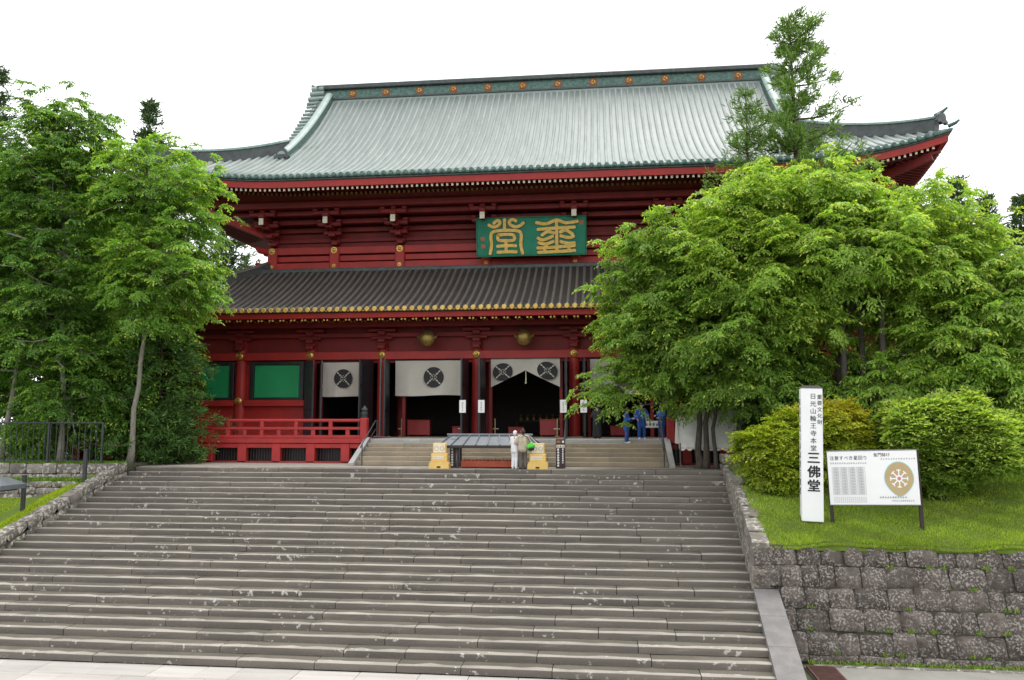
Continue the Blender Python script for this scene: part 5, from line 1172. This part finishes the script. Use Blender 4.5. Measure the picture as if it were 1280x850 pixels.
tree('leafy tree between the temple and the prop poles', [([(16.2, -5.4, 0), (16.0, -5.5, 2.5), (15.6, -5.6, 5.0)], .16, .05)], [(12.6, -6, 4.2, 1.7, 1.2, 2.0), (15.6, -5.9, 4.6, 2.3, 1.4, 2.0), (18.2, -6, 5.0, 2.2, 1.5, 2.6), (14.0, -6, 2.0, 2.0, 1.2, 1.5), (17, -6, 2.2, 2.2, 1.3, 1.6), (20.5, -6, 4, 2, 1.5, 3)], 900, 67, col=(.10, .185, .026), low=1.5, every=5, kw=dict(R=.6, nt=6, nl=8, L=.16, W=.065, yprob=.2))
# conifers
def conifer(label, base, H, R, seed, col, z0=.15, whorls=26, per=6, tufts=7, nn=12, nl=.24, nw=.035, droop=.15, up=.5, rt=.22, name='conifer', group=None, power=.8, irregular=.25, young=None, bark='cedarbark', lean=(0, 0), lop=0.0):
    g = np.random.default_rng(seed); t = thing(name, label, 'tree', base, 0, group)
    MB().tube([(lean[0] * f * H, lean[1] * f * H, H * f) for f in frange(0, 1, 10)], [rt * (1 - .93 * f) for f in frange(0, 1, 10)], 9).build('trunk', bark, t, 'all')
    b = MB(); PP, OO = [], []
    for k in range(whorls):
        f = z0 + (1 - z0) * (k + g.random() * .6) / whorls; z = H * f; asym = lop; rl = R * (min(1, (1 - f) / (1 - z0) * 1.02 + .03)) ** power
        for j in range(per):
            a = 2 * math.pi * (j + .5 * (k % 2)) / per + g.normal() * .25; ln = max(.12, rl * (1 + g.normal() * irregular) * (1 + asym * math.cos(a))); dx, dy = math.cos(a), math.sin(a)
            pts = [np.array([lean[0] * z + dx * ln * s, lean[1] * z + dy * ln * s, z - droop * ln * s + up * ln * s * s * .5]) for s in (0, .33, .66, 1)]
            b.tube([tuple(p) for p in pts], [max(.008, .035 * ln * q * .6) for q in (1, .75, .5, .2)], 4, False)
            m = max(2, int(tufts * ln / max(R, .1) + 1))
            for i in range(m):
                s = .22 + .78 * (i + g.random() * .5) / m; s = min(s, 1.0); q = pts[0] * (1 - s) + pts[3] * s; q = q + np.array([g.normal() * .10 * ln, g.normal() * .10 * ln, g.normal() * .05 * ln - droop * ln * 0 + .0])
                PP.append(q); OO.append((dx, dy, .15 + up * s))
    b.build('branches', bark, t, True, kind='stuff'); P = np.array(PP); O = unit(np.array(OO)); n = len(P)
    d = unit(O[:, None, :] * .9 + g.normal(size=(n, nn, 3)) * .62 + np.array([0, 0, .25]) * up)
    pos = P[:, None, :] + g.normal(size=(n, nn, 3)) * nl * .35
    c = np.array(col) * (1 + g.normal(size=(n, 1, 1)) * .22) * (1 + g.normal(size=(n, nn, 1)) * .15)
    if young is not None: c = np.where(g.random((n, nn, 1)) < .25, np.array(young) * (1 + g.normal(size=(n, nn, 1)) * .1), c)
    N = g.normal(size=(n * nn, 3)) + np.array([0, 0, 1.0]); L_ = nl * (.7 + .6 * g.random(n * nn))
    obj('foliage', leaf_mesh('foliage', pos.reshape(-1, 3), d.reshape(-1, 3), N, L_, nw * L_ / nl, c.reshape(-1, 3), 'needle', .1), t); return t
conifer('tall pine with upswept branches standing before the right end of the ridge', (13.45, -5.5, 0), 21.4, 2.6, 77, (.12, .20, .05), z0=.42, whorls=15, per=5, tufts=9, nn=38, nl=.36, nw=.05, droop=-.05, up=.55, rt=.33, power=.58, irregular=.36, young=(.21, .32, .07), name='pine_tree', lean=(-.012, 0), lop=.25)
conifer('shorter feathery pine left of the tall pine', (11.0, -5.8, 0), 17.7, 2.5, 72, (.11, .19, .045), z0=.42, whorls=17, per=6, tufts=9, nn=16, nl=.28, nw=.045, droop=.0, up=.5, rt=.2, power=.75, irregular=.25, young=(.15, .26, .045), name='pine_tree')
conifer('dark fir with level sprays in front of the veranda corner', (-16.9, -7.0, 0), 7.6, 2.7, 73, (.055, .11, .024), z0=.06, whorls=15, per=6, tufts=10, nn=20, nl=.26, nw=.05, droop=.10, up=.1, rt=.13, power=.55, irregular=.2, young=(.07, .16, .04), name='fir_tree')
conifer('low dark fir by the red veranda posts', (-16.0, -7.4, 0), 3.0, 1.3, 74, (.05, .10, .022), z0=.05, whorls=10, per=6, tufts=10, nn=18, nl=.24, nw=.05, droop=.1, up=.15, rt=.08, power=.5, name='fir_tree')
ck = dict(z0=.25, whorls=26, per=6, tufts=6, nn=18, nl=.62, nw=.13, droop=.2, up=.45, rt=.5, power=.7, irregular=.3)
for i, (x, y, H, R, lb) in enumerate(((-54, 25, 36.5, 4.2, 'tall cedar rising above the left terrace trees at the edge'), (-38.1, 25, 32.5, 3.0, 'slim cedar top showing over the thin tree nearest the stairs'), (-31.5, 28, 21, 6.5, 'broad cedar seen in the gap under the left upper eave'), (-36, 24, 22, 4.5, 'dark cedar behind the left lower roof corner'), (-44, 22, 25, 5, 'dense cedar behind the left terrace trees'),
        (40.4, 40, 26.8, 3.0, 'bushy cedar top nearest the right roof corner'), (43.6, 41, 25.2, 2.8, 'middle cedar of the three beyond the right roof corner'), (46.3, 40, 24.5, 3.2, 'dark cedar farthest from the right roof corner'), (38, 38, 22, 3.6, 'low cedar behind the big spreading tree'), (33, 24, 15, 4, 'broad dark cedar behind the drooping leafy tree'), (28, 10, 11, 3.6, 'dark cedar beside the right end of the temple'), (50, 36, 21, 4, 'squat cedar behind the farthest of the distant cedars'))):
    conifer(lb, (x, y, 0), H, R, 80 + i, (.055, .095, .035), name='cedar_tree', group='cedars behind the temple', **ck)
# bushes on the right bank
ka = dict(R=.36, nt=6, nl=6, L=.135, W=.06, yprob=.6, droop=.1, hang=-.1, jit=.22)
shrub('large round green azalea bush beside the notice board', (14.95, -15.5, 1.12), (2.3, 1.8, 2.25), 2900, 91, (.15, .225, .035), (.33, .41, .09), 'azalea_bush', 'bush', 6, kw=ka, lumps=20, lump_r=(.20, .34), core=.60, out=.84, zb=bankh(15, -15.2) - .05)
km = dict(R=.46, nt=7, nl=8, L=.105, W=.06, yprob=.30, droop=.25, hang=.15, spread=1.3)
g0 = np.random.default_rng(95)
def maple(label, c, r, n, seed):
    g = np.random.default_rng(seed); bl = [(c[0] - 1.05, c[1], c[2] - .25, 1.05, .9, .75), (c[0], c[1], c[2] + .1, 1.2, 1.0, .95), (c[0] + 1.1, c[1], c[2] + .55, 1.05, .8, .80), (c[0] + .4, c[1], c[2] - .6, 1.3, .9, .6), (c[0] - .7, c[1] - .2, c[2] - 1.0, 1.0, .8, .6), (c[0] + 1.6, c[1] + .1, c[2] + .0, .7, .7, .7)]
    zb = bankh(c[0], c[1]) - .05; t = thing('maple_bush', label, 'bush', (c[0], c[1], zb), 0); off = np.array([c[0], c[1], zb]); P, O = sample_crown(g, bl, n, .4, .25); P -= off
    lines = []
    for e in ((-.8, 0, 1.1), (.1, .1, 1.6), (.9, 0, 1.8)):
        out, rad = crooked([(e[0] * .1, 0, -.1), (e[0] * .5, .05, .6), e], .06, .02, g, 8, 8, .02); MB().tube(out, rad, 8).build('trunk', 'bark', t, 'all'); lines.append(([tuple(p) for p in out], .2))
    branches(g, lines, P, .035, 3, .005).build('branches', 'bark', t, True, kind='stuff')
    pos, ld, nn, L_, W_, col = sprays(g, P, O, (.23, .29, .03), (.42, .43, .05), **km)
    hz = np.clip((pos[:, 2] - (c[2] + .35 - zb)) * .8 + (pos[:, 0] - .5) * .35, 0, 1) * (np.abs(g.normal(size=len(pos))) * .32 + .04)   # red young leaves at the sunny tips
    hz = np.clip(hz, 0, .8)[:, None]; col = col * (1 - hz) + np.array((.52, .27, .03)) * hz
    obj('crown', leaf_mesh('crown', pos, ld, nn, L_, W_, col, 'leaf'), t)
maple('yellow-green maple bush with orange tips behind the tall white post', (10.75, -14.4, 1.28), None, 900, 92)
shrub('low dark green shrub under the maple behind the white post', (10.2, -14.2, -.25), (1.5, .9, .75), 420, 93, (.06, .125, .02), (.14, .22, .03), 'low_shrub', 'shrub', 4, kw=dict(R=.35, nt=6, nl=7, L=.09, W=.045, yprob=.25), zb=bankh(10.2, -14.2) - .05)
shrub('light green leafy shrub between the maple and the azalea', (13.1, -13.6, 1.0), (1.3, .9, 1.3), 520, 94, (.10, .19, .03), LIME, 'leafy_shrub', 'shrub', 4, kw=dict(R=.4, nt=6, nl=7, L=.11, W=.05, yprob=.3), zb=bankh(13.1, -13.6) - .05)
for i, (x, y, r, h, lb) in enumerate(((12.2, -8.2, 2.2, 1.6, 'dark hedge bush behind the maple by the tree trunks'), (16.6, -8.4, 2.4, 2.2, 'dark hedge bush under the big spreading tree'), (20.2, -9.5, 2.6, 3.0, 'dark hedge bush behind the drooping leafy tree'))):
    shrub(lb, (x, y, h * .9), (r, 1.2, h), 520, 100 + i, (.045, .115, .022), (.11, .2, .03), 'hedge_bush', 'bush', 4, 'dark bushes under the right trees', kd, zb=0)
# grass and weeds
def grass(name, label, pts, hts, seed, col, lime, w=.014, patch=None):
    g = np.random.default_rng(seed); n = len(pts); D = np.array([0, 0, 1.0]) + g.normal(size=(n, 3)) * .35; D[:, 2] = np.abs(D[:, 2])
    c = np.array(col) * (1 + g.normal(size=(n, 1)) * .2); c = np.where(g.random((n, 1)) < .3, np.array(lime) * (1 + g.normal(size=(n, 1)) * .15), c)
    if patch is not None: c = c * (.65 + .55 * patch[:, None] + .15 * np.sin(pts[:, :1] * .9 + 2 * pts[:, 1:2])); dry = g.random((n, 1)) < .05; c = np.where(dry, np.array((.30, .24, .10)), c)
    return obj(name, leaf_mesh(name, pts, D, g.normal(size=(n, 3)) + np.array([0, -1, .3]), hts, w, c, 'grass', .1), None, kind='stuff', label=label, category='grass')
g = np.random.default_rng(7); n = 75000
x = 8.75 + g.random(n) * 9.5; y = -19.08 + 6 * g.random(n) ** 1.6; x = np.maximum(x, 8.76 + (y + 11) * .0665 + .3)
pts = np.array([(a, c, bankh(a, max(c, -18.98)) - .01 - (.1 if c < -19.02 else 0)) for a, c in zip(x, y)]); clump = .5 + .5 * np.sin(x * 3.1) * np.sin(y * 4.3 + x)
grass('bank_grass', 'bright short grass covering the bank under the white signs', pts, (.03 + .10 * g.random(n)) * (.45 + .9 * clump), 8, (.165, .245, .026), (.29, .36, .05), patch=clump)
n = 30000; y = -20.5 + 8.2 * g.random(n); x = -16.38 - 4.2 * g.random(n) ** 1.2
pts = np.array([(a, c, lbank(a, c) - .01) for a, c in zip(x, y)]); grass('kerb_grass', 'vivid yellow-green grass wedge along the left kerb', pts, .04 + .06 * g.random(n), 9, (.26, .34, .015), (.36, .42, .02), .016)
n = 11000; x = -26 + 9.8 * g.random(n); k = g.random(n) < .5; y = np.where(k, -12.5 + .9 * g.random(n), -11.2 + .9 * g.random(n)); pts = np.stack([x, y, np.where(k, -.48, .13)], 1)
grass('terrace_weeds', 'green weeds on the ledges of the left terrace walls', pts, .08 + .14 * g.random(n) * (g.random(n) < .6), 10, (.08, .16, .02), (.17, .27, .03), .03)
WP = []
for k in range(30):
    x = 9.1 + 7.5 * g.random(); z = g.choice([WB + .2, WB + .77, WB + 1.32, WB + 1.82, WB + 2.35]); n_ = 12 + int(14 * g.random())
    for j in range(n_): WP.append((x + g.normal() * .05, wy(z) - .03 + g.random() * .06, z + g.random() * .04))
for k in range(900): WP.append((9.4 + 8 * g.random(), -20.16 - .12 * g.random(), -4.41))
WP = np.array(WP); grass('wall_weeds', 'small green weeds in the joints and at the foot of the dark block wall', WP, .05 + .10 * g.random(len(WP)), 11, (.10, .18, .02), (.2, .3, .03), .022)
